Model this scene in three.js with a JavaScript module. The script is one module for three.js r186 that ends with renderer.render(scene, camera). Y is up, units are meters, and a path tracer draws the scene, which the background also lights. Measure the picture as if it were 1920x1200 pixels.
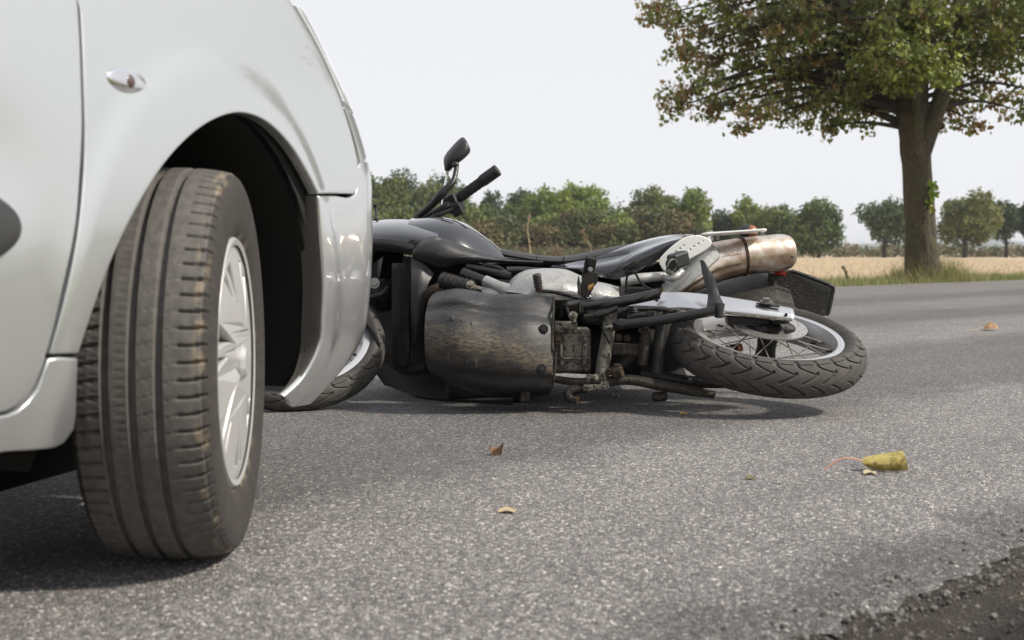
import * as THREE from 'three';
import { mergeGeometries, mergeVertices, toCreasedNormals } from 'three/addons/utils/BufferGeometryUtils.js';
import { RoundedBoxGeometry } from 'three/addons/geometries/RoundedBoxGeometry.js';
import { createNoise2D, createNoise3D } from 'simplex-noise';

// ---------------------------------------------------------------- camera, sky, sun, exposure
const FPX = 2400, CAMH = 0.505, HORIZON = 474, PITCH = Math.atan((600 - HORIZON) / FPX);
const scene = new THREE.Scene();
const camera = new THREE.PerspectiveCamera(2 * Math.atan(600 / FPX) * 180 / Math.PI, 1.6, 0.05, 6000);
camera.position.set(0, CAMH, 0);
camera.rotation.x = -PITCH;
camera.focus = 4.15;
camera.userData.fStop = 6;
const renderer = new THREE.WebGLRenderer({ antialias: true });
renderer.toneMapping = THREE.LinearToneMapping;
renderer.toneMappingExposure = 1.35;
renderer.shadowMap.enabled = true;

const SUN = new THREE.Vector3(0.74, 0.74, 0.2).normalize();
{ // pale, hazy sky
  const W = 512, H = 256, data = new Float32Array(W * H * 4);
  for (let j = 0; j < H; j++) for (let i = 0; i < W; i++) {
    const el = ((j + 0.5) / H - 0.5) * Math.PI, az = ((i + 0.5) / W - 0.5) * 2 * Math.PI;
    const x = Math.cos(az) * Math.cos(el), y = Math.sin(el), z = Math.sin(az) * Math.cos(el);
    const h = Math.max(0, y), c = Math.max(0, x * SUN.x + y * SUN.y + z * SUN.z);
    const up = Math.pow(h, 0.6), glow = 0.35 * Math.pow(c, 6);
    const r = 0.7 - 0.15 * up + glow, g = 0.706 - 0.135 * up + glow, b = 0.722 - 0.1 * up + glow;
    data.set([r, g, b, 1], (j * W + i) * 4);
  }
  const t = new THREE.DataTexture(data, W, H, THREE.RGBAFormat, THREE.FloatType);
  t.mapping = THREE.EquirectangularReflectionMapping; t.magFilter = THREE.LinearFilter; t.needsUpdate = true;
  scene.background = t; scene.environment = t;
}
const sun = new THREE.DirectionalLight(new THREE.Color(1, 0.93, 0.82), 3.4);
sun.position.copy(SUN).multiplyScalar(40); sun.castShadow = true; sun.shadow.radius = 7;
Object.assign(sun.shadow.camera, { left: -30, right: 30, top: 30, bottom: -30, near: 1, far: 120 });
sun.shadow.mapSize.set(4096, 4096);
scene.add(sun, sun.target);

// ---------------------------------------------------------------- helpers
const V = (x, y, z) => new THREE.Vector3(x, y, z);
let seed = 7;
const rnd = () => { seed = (seed + 0x6d2b79f5) | 0; let t = Math.imul(seed ^ (seed >>> 15), 1 | seed); t = (t + Math.imul(t ^ (t >>> 7), 61 | t)) ^ t; return ((t ^ (t >>> 14)) >>> 0) / 4294967296; };
const rr = (a, b) => a + (b - a) * rnd();
const n2 = createNoise2D(rnd), n3 = createNoise3D(rnd);
const sstep = (a, b, x) => { const t = Math.min(1, Math.max(0, (x - a) / (b - a))); return t * t * (3 - 2 * t); };
const cp = Math.cos(PITCH), sp = Math.sin(PITCH);
const ray = (px, py) => { const X = (px - 960) / FPX, Y = -(py - 600) / FPX; return V(X, Y * cp - sp, -Y * sp - cp); };
// a photo pixel at horizontal distance d from the camera
const P = (px, py, d) => { const r = ray(px, py); return r.multiplyScalar(d / -r.z).add(V(0, CAMH, 0)); };
// a photo pixel on the ground (height h)
const G = (px, py, h = 0) => { const r = ray(px, py); return r.multiplyScalar((h - CAMH) / r.y).add(V(0, CAMH, 0)); };

const taken = new Map();
const numbered = (n) => { const k = taken.get(n) ?? 0; taken.set(n, k + 1); return k ? `${n}_${String(k).padStart(3, '0')}` : n; };
function thing(name, label, category, pos = V(0, 0, 0), group) {
  const o = new THREE.Group(); o.name = numbered(name); o.position.copy(pos); o.userData = { label, category };
  if (group) o.userData.group = group;
  scene.add(o); return o;
}
function group(name, parent) { const o = new THREE.Group(); o.name = name; parent.add(o); return o; }
function mesh(name, geo, mat, parent = scene, label) {
  const m = new THREE.Mesh(geo, mat); m.name = parent === scene ? numbered(name) : name; m.castShadow = m.receiveShadow = true;
  if (label) m.userData.label = label;
  parent.add(m); return m;
}
function structure(name, geo, mat) { const m = mesh(name, geo, mat); m.userData.kind = 'structure'; return m; }
// uv in metres by dominant axis
function uvBox(g) {
  const p = g.attributes.position, n = g.attributes.normal, uv = new Float32Array(p.count * 2);
  for (let i = 0; i < p.count; i++) {
    const ax = Math.abs(n.getX(i)), ay = Math.abs(n.getY(i)), az = Math.abs(n.getZ(i)), x = p.getX(i), y = p.getY(i), z = p.getZ(i);
    if (ax >= ay && ax >= az) { uv[2 * i] = z; uv[2 * i + 1] = y; } else if (ay >= az) { uv[2 * i] = x; uv[2 * i + 1] = z; } else { uv[2 * i] = x; uv[2 * i + 1] = y; }
  }
  g.setAttribute('uv', new THREE.BufferAttribute(uv, 2)); return g;
}
const clean = (g) => { for (const k of Object.keys(g.attributes)) if (!['position', 'normal', 'uv'].includes(k)) g.deleteAttribute(k); return g; };
const merge = (list) => mergeGeometries(list.map((g) => { g = clean(g); return g.index ? g.toNonIndexed() : g; }));
// tapered tube along points; r number, array or function of t
function tube(pts, r, seg = 24, rad = 10, tension = 0.5) {
  const c = new THREE.CatmullRomCurve3(pts, false, 'catmullrom', tension), fr = c.computeFrenetFrames(seg, false), pos = [], idx = [];
  const R = (t) => { if (typeof r === 'number') return r; if (typeof r === 'function') return r(t); const s = t * (r.length - 1), i = Math.min(r.length - 2, Math.floor(s)); return r[i] + (r[i + 1] - r[i]) * (s - i); };
  for (let i = 0; i <= seg; i++) {
    const t = i / seg, p = c.getPoint(t), q = R(t);
    for (let j = 0; j < rad; j++) { const a = j / rad * 2 * Math.PI, v = p.clone().addScaledVector(fr.normals[i], Math.cos(a) * q).addScaledVector(fr.binormals[i], Math.sin(a) * q); pos.push(v.x, v.y, v.z); }
  }
  for (let i = 0; i < seg; i++) for (let j = 0; j < rad; j++) { const a = i * rad + j, b = i * rad + (j + 1) % rad, d = a + rad, e = b + rad; idx.push(a, d, b, b, d, e); }
  const cap = (row, flip) => { const k = pos.length / 3, p = c.getPoint(row / seg); pos.push(p.x, p.y, p.z); for (let j = 0; j < rad; j++) { const a = row * rad + j, b = row * rad + (j + 1) % rad; flip ? idx.push(k, b, a) : idx.push(k, a, b); } };
  cap(0, false); cap(seg, true);
  let g = new THREE.BufferGeometry(); g.setAttribute('position', new THREE.Float32BufferAttribute(pos, 3)); g.setIndex(idx);
  g = toCreasedNormals(g, 1.0); return uvBox(g);
}
const rod = (a, b, r, r2 = r, rad = 12) => tube([a, b], [r, r2], 1, rad);
// bicubic surface through a net of points, optional thickness away from the eye
function surf(rows, nu = 24, nv = 16, thick = 0, away = V(0, 0, -1)) {
  const cr = rows.map((r) => new THREE.CatmullRomCurve3(r, false, 'centripetal')), S = [];
  for (let i = 0; i <= nu; i++) {
    const col = new THREE.CatmullRomCurve3(cr.map((c) => c.getPoint(i / nu)), false, 'centripetal'), line = [];
    for (let j = 0; j <= nv; j++) line.push(col.getPoint(j / nv));
    S.push(line);
  }
  return sheet(S, thick, away);
}
function sheet(S, thick = 0, away = V(0, 0, -1)) {
  const nu = S.length - 1, nv = S[0].length - 1, pos = [], idx = [], id = (i, j) => i * (nv + 1) + j;
  for (const l of S) for (const p of l) pos.push(p.x, p.y, p.z);
  for (let i = 0; i < nu; i++) for (let j = 0; j < nv; j++) idx.push(id(i, j), id(i, j + 1), id(i + 1, j), id(i + 1, j), id(i, j + 1), id(i + 1, j + 1));
  let g = new THREE.BufferGeometry(); g.setAttribute('position', new THREE.Float32BufferAttribute(pos, 3)); g.setIndex(idx); g.computeVertexNormals();
  if (!thick) return uvBox(g);
  const N = g.attributes.normal; let s = 0;
  for (let i = 0; i < N.count; i++) s += N.getX(i) * away.x + N.getY(i) * away.y + N.getZ(i) * away.z;
  s = s > 0 ? 1 : -1; const n = S.length * (nv + 1);
  for (let i = 0; i < n; i++) pos.push(pos[3 * i] + s * thick * N.getX(i), pos[3 * i + 1] + s * thick * N.getY(i), pos[3 * i + 2] + s * thick * N.getZ(i));
  const m = idx.length; for (let k = 0; k < m; k += 3) idx.push(n + idx[k], n + idx[k + 2], n + idx[k + 1]);
  const rim = (a, b) => idx.push(a, b, n + a, b, n + b, n + a);
  for (let i = 0; i < nu; i++) { rim(id(i, 0), id(i + 1, 0)); rim(id(i + 1, nv), id(i, nv)); }
  for (let j = 0; j < nv; j++) { rim(id(0, j + 1), id(0, j)); rim(id(nu, j), id(nu, j + 1)); }
  g = new THREE.BufferGeometry(); g.setAttribute('position', new THREE.Float32BufferAttribute(pos, 3)); g.setIndex(idx);
  return uvBox(toCreasedNormals(g, 0.7));
}
// extruded outline in the plane through three of its points: pts world points, holes = [[u point, radius]]
function plate(pts, thick, bevel = 0.002, holes = [], smooth = false) {
  const o = pts[0], ex = pts[1].clone().sub(o).normalize(); let nrm = V(0, 0, 0);
  const c = pts.reduce((a, p) => a.add(p), V(0, 0, 0)).divideScalar(pts.length);
  for (let i = 0; i < pts.length; i++) nrm.add(pts[i].clone().sub(c).cross(pts[(i + 1) % pts.length].clone().sub(c)));
  nrm.normalize(); if (nrm.dot(V(0, 0.3, 1)) < 0) nrm.negate();
  ex.addScaledVector(nrm, -ex.dot(nrm)).normalize(); const ey = nrm.clone().cross(ex);
  const to = (p) => { const q = p.clone().sub(c); return new THREE.Vector2(q.dot(ex), q.dot(ey)); };
  const sh = new THREE.Shape();
  if (smooth) { const k = pts.map(to); sh.moveTo(k[0].x, k[0].y); sh.splineThru([...k.slice(1), k[0]]); } else sh.setFromPoints(pts.map(to));
  for (const [p, r] of holes) { const q = to(p), h = new THREE.Path(); h.absarc(q.x, q.y, r, 0, 2 * Math.PI); sh.holes.push(h); }
  const g = new THREE.ExtrudeGeometry(sh, { depth: thick, bevelEnabled: bevel > 0, bevelSize: bevel, bevelThickness: bevel, bevelSegments: 2, curveSegments: 10, steps: 1 });
  g.translate(0, 0, -thick); g.applyMatrix4(new THREE.Matrix4().makeBasis(ex, ey, nrm).setPosition(c));
  return uvBox(g);
}
// rounded box whose long axis runs a -> b
function bar(a, b, w, h, up = V(0, 1, 0), r = 0.004) {
  const L = a.distanceTo(b), x = b.clone().sub(a).normalize(), z = x.clone().cross(up).normalize(), y = z.clone().cross(x);
  const g = new RoundedBoxGeometry(L, w, h, 2, Math.min(r, w / 2.1, h / 2.1)); clean(g);
  g.applyMatrix4(new THREE.Matrix4().makeBasis(x, y, z).setPosition(a.clone().add(b).multiplyScalar(0.5))); return uvBox(g);
}
function bolt(p, dir, r = 0.008, h = 0.008) { dir = dir.clone().normalize(); return merge([rod(p, p.clone().addScaledVector(dir, h), r, r, 6), rod(p.clone().addScaledVector(dir, -0.002), p.clone().addScaledVector(dir, 0.002), r * 1.6, r * 1.6, 14)]); }
function lathe(profile, seg, axis, at, start) { // profile [[r, x]...] about a local axis
  const g = new THREE.LatheGeometry(profile.map(([r, x]) => new THREE.Vector2(r, x)), seg); clean(g);
  const q = new THREE.Quaternion().setFromUnitVectors(V(0, 1, 0), axis.clone().normalize()); g.applyQuaternion(q); g.translate(at.x, at.y, at.z); return uvBox(toCreasedNormals(g, 0.6));
}

// ---------------------------------------------------------------- textures
function tex(size, f, srgb = true, rep) {
  const d = new Uint8Array(size * size * 4);
  for (let j = 0; j < size; j++) for (let i = 0; i < size; i++) { const c = f(i / size, j / size, i, j); for (let k = 0; k < 3; k++) d[(j * size + i) * 4 + k] = Math.max(0, Math.min(255, (Array.isArray(c) ? c[k] : c) * 255)); d[(j * size + i) * 4 + 3] = 255; }
  const t = new THREE.DataTexture(d, size, size); t.wrapS = t.wrapT = THREE.RepeatWrapping; t.magFilter = THREE.LinearFilter; if (srgb) t.colorSpace = THREE.SRGBColorSpace; if (rep) t.repeat.set(rep, rep); t.needsUpdate = true; return t;
}
// tileable noise
const tn = (u, v, f, k = 0) => { const a = 2 * Math.PI * u, b = 2 * Math.PI * v, r = f / (2 * Math.PI); return 0.5 * (n3(Math.cos(a) * r + 11 * k, Math.sin(a) * r, Math.cos(b) * r + 5 * k) + n3(Math.sin(b) * r + 7, Math.cos(a) * r * 0.7 + 3 * k, Math.sin(a) * r + Math.cos(b) * r)); };
const fb = (u, v, f, k = 0) => tn(u, v, f, k) * 0.5 + tn(u, v, f * 2.1, k + 1) * 0.3 + tn(u, v, f * 4.3, k + 2) * 0.2;
const mix3 = (a, b, t) => [a[0] + (b[0] - a[0]) * t, a[1] + (b[1] - a[1]) * t, a[2] + (b[2] - a[2]) * t];

const S = (color, roughness = 0.6, metalness = 0, more = {}) => new THREE.MeshPhysicalMaterial({ color: new THREE.Color().setRGB(...(Array.isArray(color) ? color : [color, color, color])), roughness, metalness, ...more });
const speck = (base, spot, f, lo, hi, k = 0) => tex(256, (u, v) => { const n = fb(u, v, f, k) * 0.5 + 0.5, m = tn(u, v, f * 6, k + 3) * 0.5 + 0.5; return mix3(base, spot, sstep(lo, hi, n * 0.6 + m * 0.4)); }, true, 5);
const grimeBump = tex(256, (u, v) => fb(u, v, 22, 9) * 0.5 + 0.5, false, 5);
const M = {
  paint: S([0.64, 0.655, 0.655], 0.31, 0.8, { clearcoat: 1, clearcoatRoughness: 0.03 }),
  gloss: S([0.012, 0.012, 0.016], 0.22, 0, { clearcoat: 1, clearcoatRoughness: 0.06 }),
  plastic: S(0.014, 0.5, 0, { bumpMap: grimeBump, bumpScale: 0.0008 }),
  matte: S([0.03, 0.029, 0.031], 0.48, 0, { map: speck([0.95, 0.95, 0.95], [0.75, 0.73, 0.7], 6, 0.4, 0.7), bumpMap: grimeBump, bumpScale: 0.0004 }),
  darkPart: S(1, 0.5, 0.2, { map: speck([0.085, 0.08, 0.078], [0.25, 0.21, 0.16], 9, 0.5, 0.75, 4), bumpMap: grimeBump, bumpScale: 0.002 }),
  blackTube: S(1, 0.38, 0, { map: speck([0.095, 0.095, 0.1], [0.24, 0.22, 0.19], 12, 0.62, 0.82, 5) }),
  muddy: S(1, 0.7, 0.1, { map: speck([0.14, 0.125, 0.11], [0.37, 0.32, 0.25], 10, 0.42, 0.72, 6), bumpMap: grimeBump, bumpScale: 0.003 }),
  muddyAlu: S(1, 0.6, 0.35, { map: speck([0.5, 0.48, 0.44], [0.16, 0.13, 0.1], 9, 0.5, 0.6, 7), bumpMap: grimeBump, bumpScale: 0.002 }),
  alu: S([0.6, 0.6, 0.6], 0.3, 0.9, { bumpMap: grimeBump, bumpScale: 0.0003 }),
  engine: S(1, 0.42, 0.45, { map: speck([0.66, 0.66, 0.65], [0.55, 0.54, 0.52], 5, 0.4, 0.8, 8), bumpMap: grimeBump, bumpScale: 0.0012 }),
  guard: S(1, 0.65, 0, { map: speck([0.1, 0.095, 0.085], [0.33, 0.28, 0.21], 7, 0.45, 0.8, 21), bumpMap: grimeBump, bumpScale: 0.002 }),
  steel: S([0.24, 0.23, 0.21], 0.4, 0.9),
  rusty: S(1, 0.7, 0.3, { map: speck([0.19, 0.15, 0.115], [0.36, 0.28, 0.2], 9, 0.4, 0.7, 10), bumpMap: grimeBump, bumpScale: 0.002 }),
  white: S(1, 0.4, 0.1, { map: speck([0.93, 0.93, 0.91], [0.78, 0.76, 0.7], 5, 0.6, 0.85, 11) }),
  bronze: S(1, 0.33, 1, { map: tex(256, (u, v) => mix3([0.93, 0.89, 0.84], [0.68, 0.58, 0.5], sstep(0.2, 0.8, fb(u, v, 5, 12) * 0.7 + 0.5 + 0.12 * fb(u, v, 26, 14))), true, 1.6), bumpMap: grimeBump, bumpScale: 0.0003 }),
  scaled: S(1, 0.5, 0.8, { map: speck([0.8, 0.76, 0.72], [0.55, 0.48, 0.43], 40, 0.3, 0.7, 13), bumpMap: grimeBump, bumpScale: 0.001 }),
  rim: S([0.6, 0.6, 0.61], 0.36, 0.75),
  spoke: S([0.3, 0.28, 0.25], 0.45, 0.7),
  seat: S([0.03, 0.028, 0.028], 0.55, 0, { bumpMap: grimeBump, bumpScale: 0.0006 }),
  black: S(0.006, 0.85),
  rubber: new THREE.MeshPhysicalMaterial({ color: 0xffffff, vertexColors: true, roughness: 0.82, bumpMap: tex(256, (u, v) => fb(u, v, 40, 15) * 0.5 + 0.5, false, 8), bumpScale: 0.0008 }),
  red: S([0.35, 0.015, 0.015], 0.25), orange: S([0.26, 0.08, 0.03], 0.3),
  hubcap: S([0.5, 0.495, 0.485], 0.45, 0.45),
  chrome: S([0.85, 0.85, 0.86], 0.12, 1),
};
const away = V(0, 0, -1);

// ---------------------------------------------------------------- setting: ground, field, road, verges
const RD = V(0.70, 0, -0.714).normalize(), RN = V(-0.714, 0, -0.70).normalize();
const road = (a, p, y = 0) => V(RD.x * a + RN.x * p, y, RD.z * a + RN.z * p);
const EDGE0 = 0.9, EDGE1 = 9.95;
function cells(size, n, seedv, f) { // worley cells, tileable: f(distance to centre in cells, edge distance, id)
  let s = seedv; const rs = () => { s = (s * 1664525 + 1013904223) >>> 0; return s / 4294967296; };
  const px = new Float32Array(n * n), py = new Float32Array(n * n), id = new Float32Array(n * n), sz = new Float32Array(n * n);
  for (let i = 0; i < n * n; i++) { px[i] = rs(); py[i] = rs(); id[i] = rs(); sz[i] = rs(); }
  const out = new Float32Array(size * size), h = new Float32Array(size * size), k = n / size;
  for (let j = 0; j < size; j++) for (let i = 0; i < size; i++) {
    const x = i * k, y = j * k, cx = Math.floor(x), cy = Math.floor(y); let d1 = 9, d2 = 9, b = 0;
    for (let v = -1; v <= 1; v++) for (let u = -1; u <= 1; u++) {
      const q = ((cy + v + n) % n) * n + (cx + u + n) % n, dx = cx + u + px[q] - x, dy = cy + v + py[q] - y, d = Math.sqrt(dx * dx + dy * dy) + 0.25 * (sz[q] - 0.5);
      if (d < d1) { d2 = d1; d1 = d; b = q; } else if (d < d2) d2 = d;
    }
    const e = d2 - d1; out[j * size + i] = id[b]; h[j * size + i] = f(d1, e, id[b], sz[b]);
  }
  return { id: out, h };
}
const frac = (x) => x - Math.floor(x);
const SZ = 2048, TILE = 1.5, CE = cells(SZ, 250, 99, (d, e, id, sz) => sstep(0.02, 0.3, e) * (0.45 + 0.55 * sz));
const asphaltMap = tex(SZ, (u, v, i, j) => {
  const q = j * SZ + i, h = CE.h[q], id = CE.id[q], w = 0;
  const k = 0.76 + 0.48 * frac(id * 37.7), stone = (id < 0.4 ? [0.5, 0.49, 0.485] : id < 0.62 ? [0.585, 0.565, 0.56] : id < 0.76 ? [0.57, 0.575, 0.555] : id < 0.9 ? [0.67, 0.65, 0.63] : [0.79, 0.77, 0.745]).map((c) => c * k);
  return mix3([0.25, 0.24, 0.235], stone, Math.min(1, h * 1.7));
});
const asphaltBump = tex(SZ, (u, v, i, j) => CE.h[j * SZ + i], false);
asphaltMap.repeat.set(1 / TILE, 1 / TILE); asphaltBump.repeat.set(1 / TILE, 1 / TILE);
M.asphalt = new THREE.MeshPhysicalMaterial({ map: asphaltMap, bumpMap: asphaltBump, bumpScale: 0.0022, roughness: 0.85, vertexColors: true });
function strip(as, ps, yf, cf, jitter = () => 0) {
  const pos = [], col = [], uv = [], idx = [];
  as.forEach((a) => ps.forEach((p0, j) => { const p = p0 + jitter(a, p0, j), w = road(a, p, yf(a, p0, j)); pos.push(w.x, w.y, w.z); uv.push(a, p); col.push(...cf(a, p)); }));
  for (let i = 0; i < as.length - 1; i++) for (let j = 0; j < ps.length - 1; j++) { const q = i * ps.length + j; idx.push(q, q + ps.length, q + 1, q + 1, q + ps.length, q + ps.length + 1); }
  const g = new THREE.BufferGeometry(); g.setAttribute('position', new THREE.Float32BufferAttribute(pos, 3)); g.setAttribute('uv', new THREE.Float32BufferAttribute(uv, 2)); g.setAttribute('color', new THREE.Float32BufferAttribute(col, 3)); g.setIndex(idx); g.computeVertexNormals();
  const n = g.attributes.normal; if (n.getY(0) < 0) { for (let k = 0; k < idx.length; k += 3) [idx[k], idx[k + 1]] = [idx[k + 1], idx[k]]; g.setIndex(idx); g.computeVertexNormals(); }
  return g;
}
const range = (a, b, s) => { const o = []; for (let x = a; x < b; x += s) o.push(x); o.push(b); return o; };
const AS = [...range(-60, -4, 4), ...range(-3.9, 9, 0.045), ...range(9.3, 24, 0.5), ...range(26, 160, 6)];
const track = (p, a) => { // polished wheel tracks, uneven along their edges
  const w = 0.13 * n2(a * 0.5, 3) + 0.07 * n2(a * 2.3, p * 4) + 0.05 * n2(a * 7, p * 9), q = p + w;
  return 0.9 * sstep(1.98, 2.2, q) * (1 - sstep(3.2, 3.6, q)) + 0.8 * sstep(4.3, 4.6, q) * (1 - sstep(5.1, 5.5, q)) + 0.7 * sstep(6.2, 6.6, q) * (1 - sstep(7.2, 7.6, q));
};
structure('road', strip(AS, [EDGE0, 0.93, 0.96, 1.0, ...range(1.05, 4, 0.05), ...range(4.15, 9.8, 0.2), EDGE1], (a, p, j) => (j === 0 ? -0.012 : 0), (a, p) => {
  const k = 1 - 0.42 * track(p, a), big = 1 + 0.09 * n2(a * 0.7, p * 1.3) + 0.06 * n2(a * 3.1, p * 4) + 0.05 * n2(a * 9, p * 11);
  const e = 1 - 0.45 * sstep(0.1, -0.05, p - 1.05 - 0.06 * n2(a * 4, 1) - 0.04 * n2(a * 13, 2));
  const c = (0.92 - 0.17 * sstep(3.2, 5, p)) * k * big * e; return [c, c * 0.995, c * 1.005];
}, (a, p, j) => (p < 0.95 ? 0.018 * n2(a * 7, 5) + 0.011 * n2(a * 24, 6) + 0.006 * n2(a * 70, 6) : 0)), M.asphalt);
// the worn edge of the road: dirt shoulder and the dark older layer below
const dirtCE = cells(1024, 120, 5, (d, e, id, sz) => sstep(0.0, 0.35, e) * sz);
const dirtMap = tex(1024, (u, v, i, j) => { const q = j * 1024 + i, t = dirtCE.h[q] * 0.8 + 0.12 * fb(u, v, 12, 3); return mix3([0.18, 0.165, 0.15], dirtCE.id[q] < 0.75 ? [0.4, 0.37, 0.335] : [0.58, 0.54, 0.5], t * 1.4); });
const dirtBump = tex(1024, (u, v, i, j) => dirtCE.h[j * 1024 + i], false); dirtMap.repeat.set(1.4, 1.4); dirtBump.repeat.set(1.4, 1.4);
M.dirt = new THREE.MeshPhysicalMaterial({ map: dirtMap, bumpMap: dirtBump, bumpScale: 0.008, roughness: 0.95, vertexColors: true });
structure('road_shoulder', strip(AS, range(0.72, 0.94, 0.011), (a, p) => -0.012 - 0.035 * sstep(0.92, 0.76, p) + 0.006 * n2(a * 30, p * 30) + 0.004 * n2(a * 80, p * 80), (a, p) => { const t = sstep(0.79, 0.84, p + 0.03 * n2(a * 8, 1) + 0.015 * n2(a * 28, p * 20)); return mix3([0.2, 0.195, 0.195], [0.66, 0.62, 0.57], t); }), M.dirt);
structure('old_asphalt', strip([...range(-60, -4, 4), ...range(-3.9, 4, 0.03), ...range(6, 160, 6)], range(0.2, 0.745, 0.0218), (a, p) => -0.047 + 0.007 * n2(a * 22, p * 22) + 0.004 * n2(a * 60, p * 60), (a, p) => { const v = 0.2 + 0.06 * n2(a * 6, p * 6); return [v, v, v]; }), M.dirt);
M.earth = S(1, 0.95, 0, { map: tex(512, (u, v) => mix3([0.34, 0.33, 0.2], [0.46, 0.43, 0.28], fb(u, v, 20, 1) * 0.5 + 0.5)) }); M.earth.map.repeat.set(0.1, 0.1);
{ const g = new THREE.PlaneGeometry(9000, 9000, 4, 4); g.rotateX(-Math.PI / 2); g.translate(0, -0.12, 0); structure('ground', uvBox(g), M.earth); }
// stubble field with rows of cut straw
const strawMap = tex(1024, (u, v) => { const r = 0.5 + 0.5 * Math.sin(v * 2 * Math.PI * 40 + tn(u, v, 8, 2) * 2), n = fb(u, v, 60, 4) * 0.5 + 0.5; return mix3([0.58, 0.5, 0.4], [0.8, 0.72, 0.6], 0.35 * r + 0.75 * n - 0.1); });
strawMap.repeat.set(0.12, 0.12);
M.straw = S(1, 0.95, 0, { map: strawMap });
structure('stubble_field', (() => { const g = strip(range(-260, 420, 20), range(11.4, 230, 12), () => -0.06, () => [1, 1, 1]); return g; })(), M.straw);
M.turf = S(1, 0.95, 0, { map: tex(512, (u, v) => mix3([0.3, 0.33, 0.14], [0.5, 0.48, 0.27], fb(u, v, 30, 1) * 0.6 + 0.5)) }); M.turf.map.repeat.set(0.7, 0.7);
structure('grass_verge', strip(range(-60, 160, 2), [EDGE1 - 0.1, 10.0, 10.3, 11, 11.6], (a, p) => (p < 9.9 ? -0.02 : -0.01 - 0.03 * (p - 10)), () => [1, 1, 1]), M.turf);
structure('near_verge', strip(range(-60, 160, 4), [-8, -3, -1, 0, 0.22], (a, p) => -0.07 - (p < 0 ? 0.03 : 0), () => [1, 1, 1]), M.turf);
{ // blades of grass
  const blade = new THREE.BufferGeometry(); blade.setAttribute('position', new THREE.Float32BufferAttribute([-0.5, 0, 0, 0.5, 0, 0, -0.3, 0.5, 0.12, 0.3, 0.5, 0.12, 0, 1, 0.42], 3)); blade.setIndex([0, 1, 2, 2, 1, 3, 2, 3, 4]); blade.computeVertexNormals();
  const gm = S(1, 0.7, 0, { transmission: 0.35 });
  const sow = (name, label, count, where, hgt, cols, wide = 0.009) => {
    const im = new THREE.InstancedMesh(blade, gm, count), m = new THREE.Matrix4(), q = new THREE.Quaternion(), e = new THREE.Euler(), c = new THREE.Color();
    for (let i = 0; i < count; i++) { const w = where(), h = hgt() * (w.k ?? 1); e.set(rr(-0.35, 0.35), rr(0, 6.28), rr(-0.35, 0.35)); q.setFromEuler(e); m.compose(w.p, q, V(wide * rr(0.7, 1.4), h, h)); im.setMatrixAt(i, m); const t = cols[Math.floor(rnd() * cols.length)], v = rr(0.75, 1.2); im.setColorAt(i, c.setRGB(t[0] * v, t[1] * v, t[2] * v)); }
    im.name = name; im.castShadow = im.receiveShadow = true; im.userData = { kind: 'stuff', label, category: 'grass' }; scene.add(im); return im;
  };
  const greens = [[0.2, 0.24, 0.06], [0.26, 0.28, 0.08], [0.34, 0.32, 0.12], [0.42, 0.37, 0.19], [0.15, 0.2, 0.05]];
  sow('verge_grass', 'rough yellow green grass along the far edge of the road', 52000, () => { const a = rr(2, 34), p = EDGE1 + 0.03 + Math.pow(rnd(), 0.9) * 1.9, n = n2(a * 0.8, p * 1.4); return { p: road(a, p, -0.03), k: 0.7 + 0.45 * n + 0.2 * n2(a * 4, p * 4) }; }, () => rr(0.06, 0.2), greens, 0.008);
  sow('field_stubble', 'pale cut straw standing in the stubble field', 60000, () => { const p = 11.7 + Math.pow(rnd(), 1.6) * 45, a = rr(-12 + p * 0.5, 30 + p * 1.6); return { p: road(a, p, -0.06) }; }, () => rr(0.06, 0.16), [[0.6, 0.5, 0.33], [0.5, 0.42, 0.27], [0.66, 0.57, 0.4]], 0.012);
  M.bladeGeo = blade; M.blade = gm; M.sow = sow; M.greens = greens;
}
{ // far hills
  const hill = (d, base, amp, k, col, name) => { const pos = [], idx = []; for (let i = 0; i <= 90; i++) { const x = -0.7 + 1.6 * i / 90; const h = base + amp * (n2(i * 0.09, k) * 0.6 + n2(i * 0.3, k + 3) * 0.25); for (const [dd, y] of [[d, -2], [d * 1.03, h * 0.7], [d * 1.1, h], [d * 1.3, -2]]) pos.push(x * dd, y, -dd); } for (let i = 0; i < 90; i++) for (let j = 0; j < 3; j++) { const q = i * 4 + j; idx.push(q, q + 4, q + 1, q + 1, q + 4, q + 5); } const g = new THREE.BufferGeometry(); g.setAttribute('position', new THREE.Float32BufferAttribute(pos, 3)); g.setIndex(idx); g.computeVertexNormals(); structure(name, g, S(col, 1)); };
  hill(1500, 9, 8, 2, [0.07, 0.1, 0.06], 'hills'); hill(2600, 24, 14, 8, [0.06, 0.09, 0.06], 'hills_beyond');
}

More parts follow.
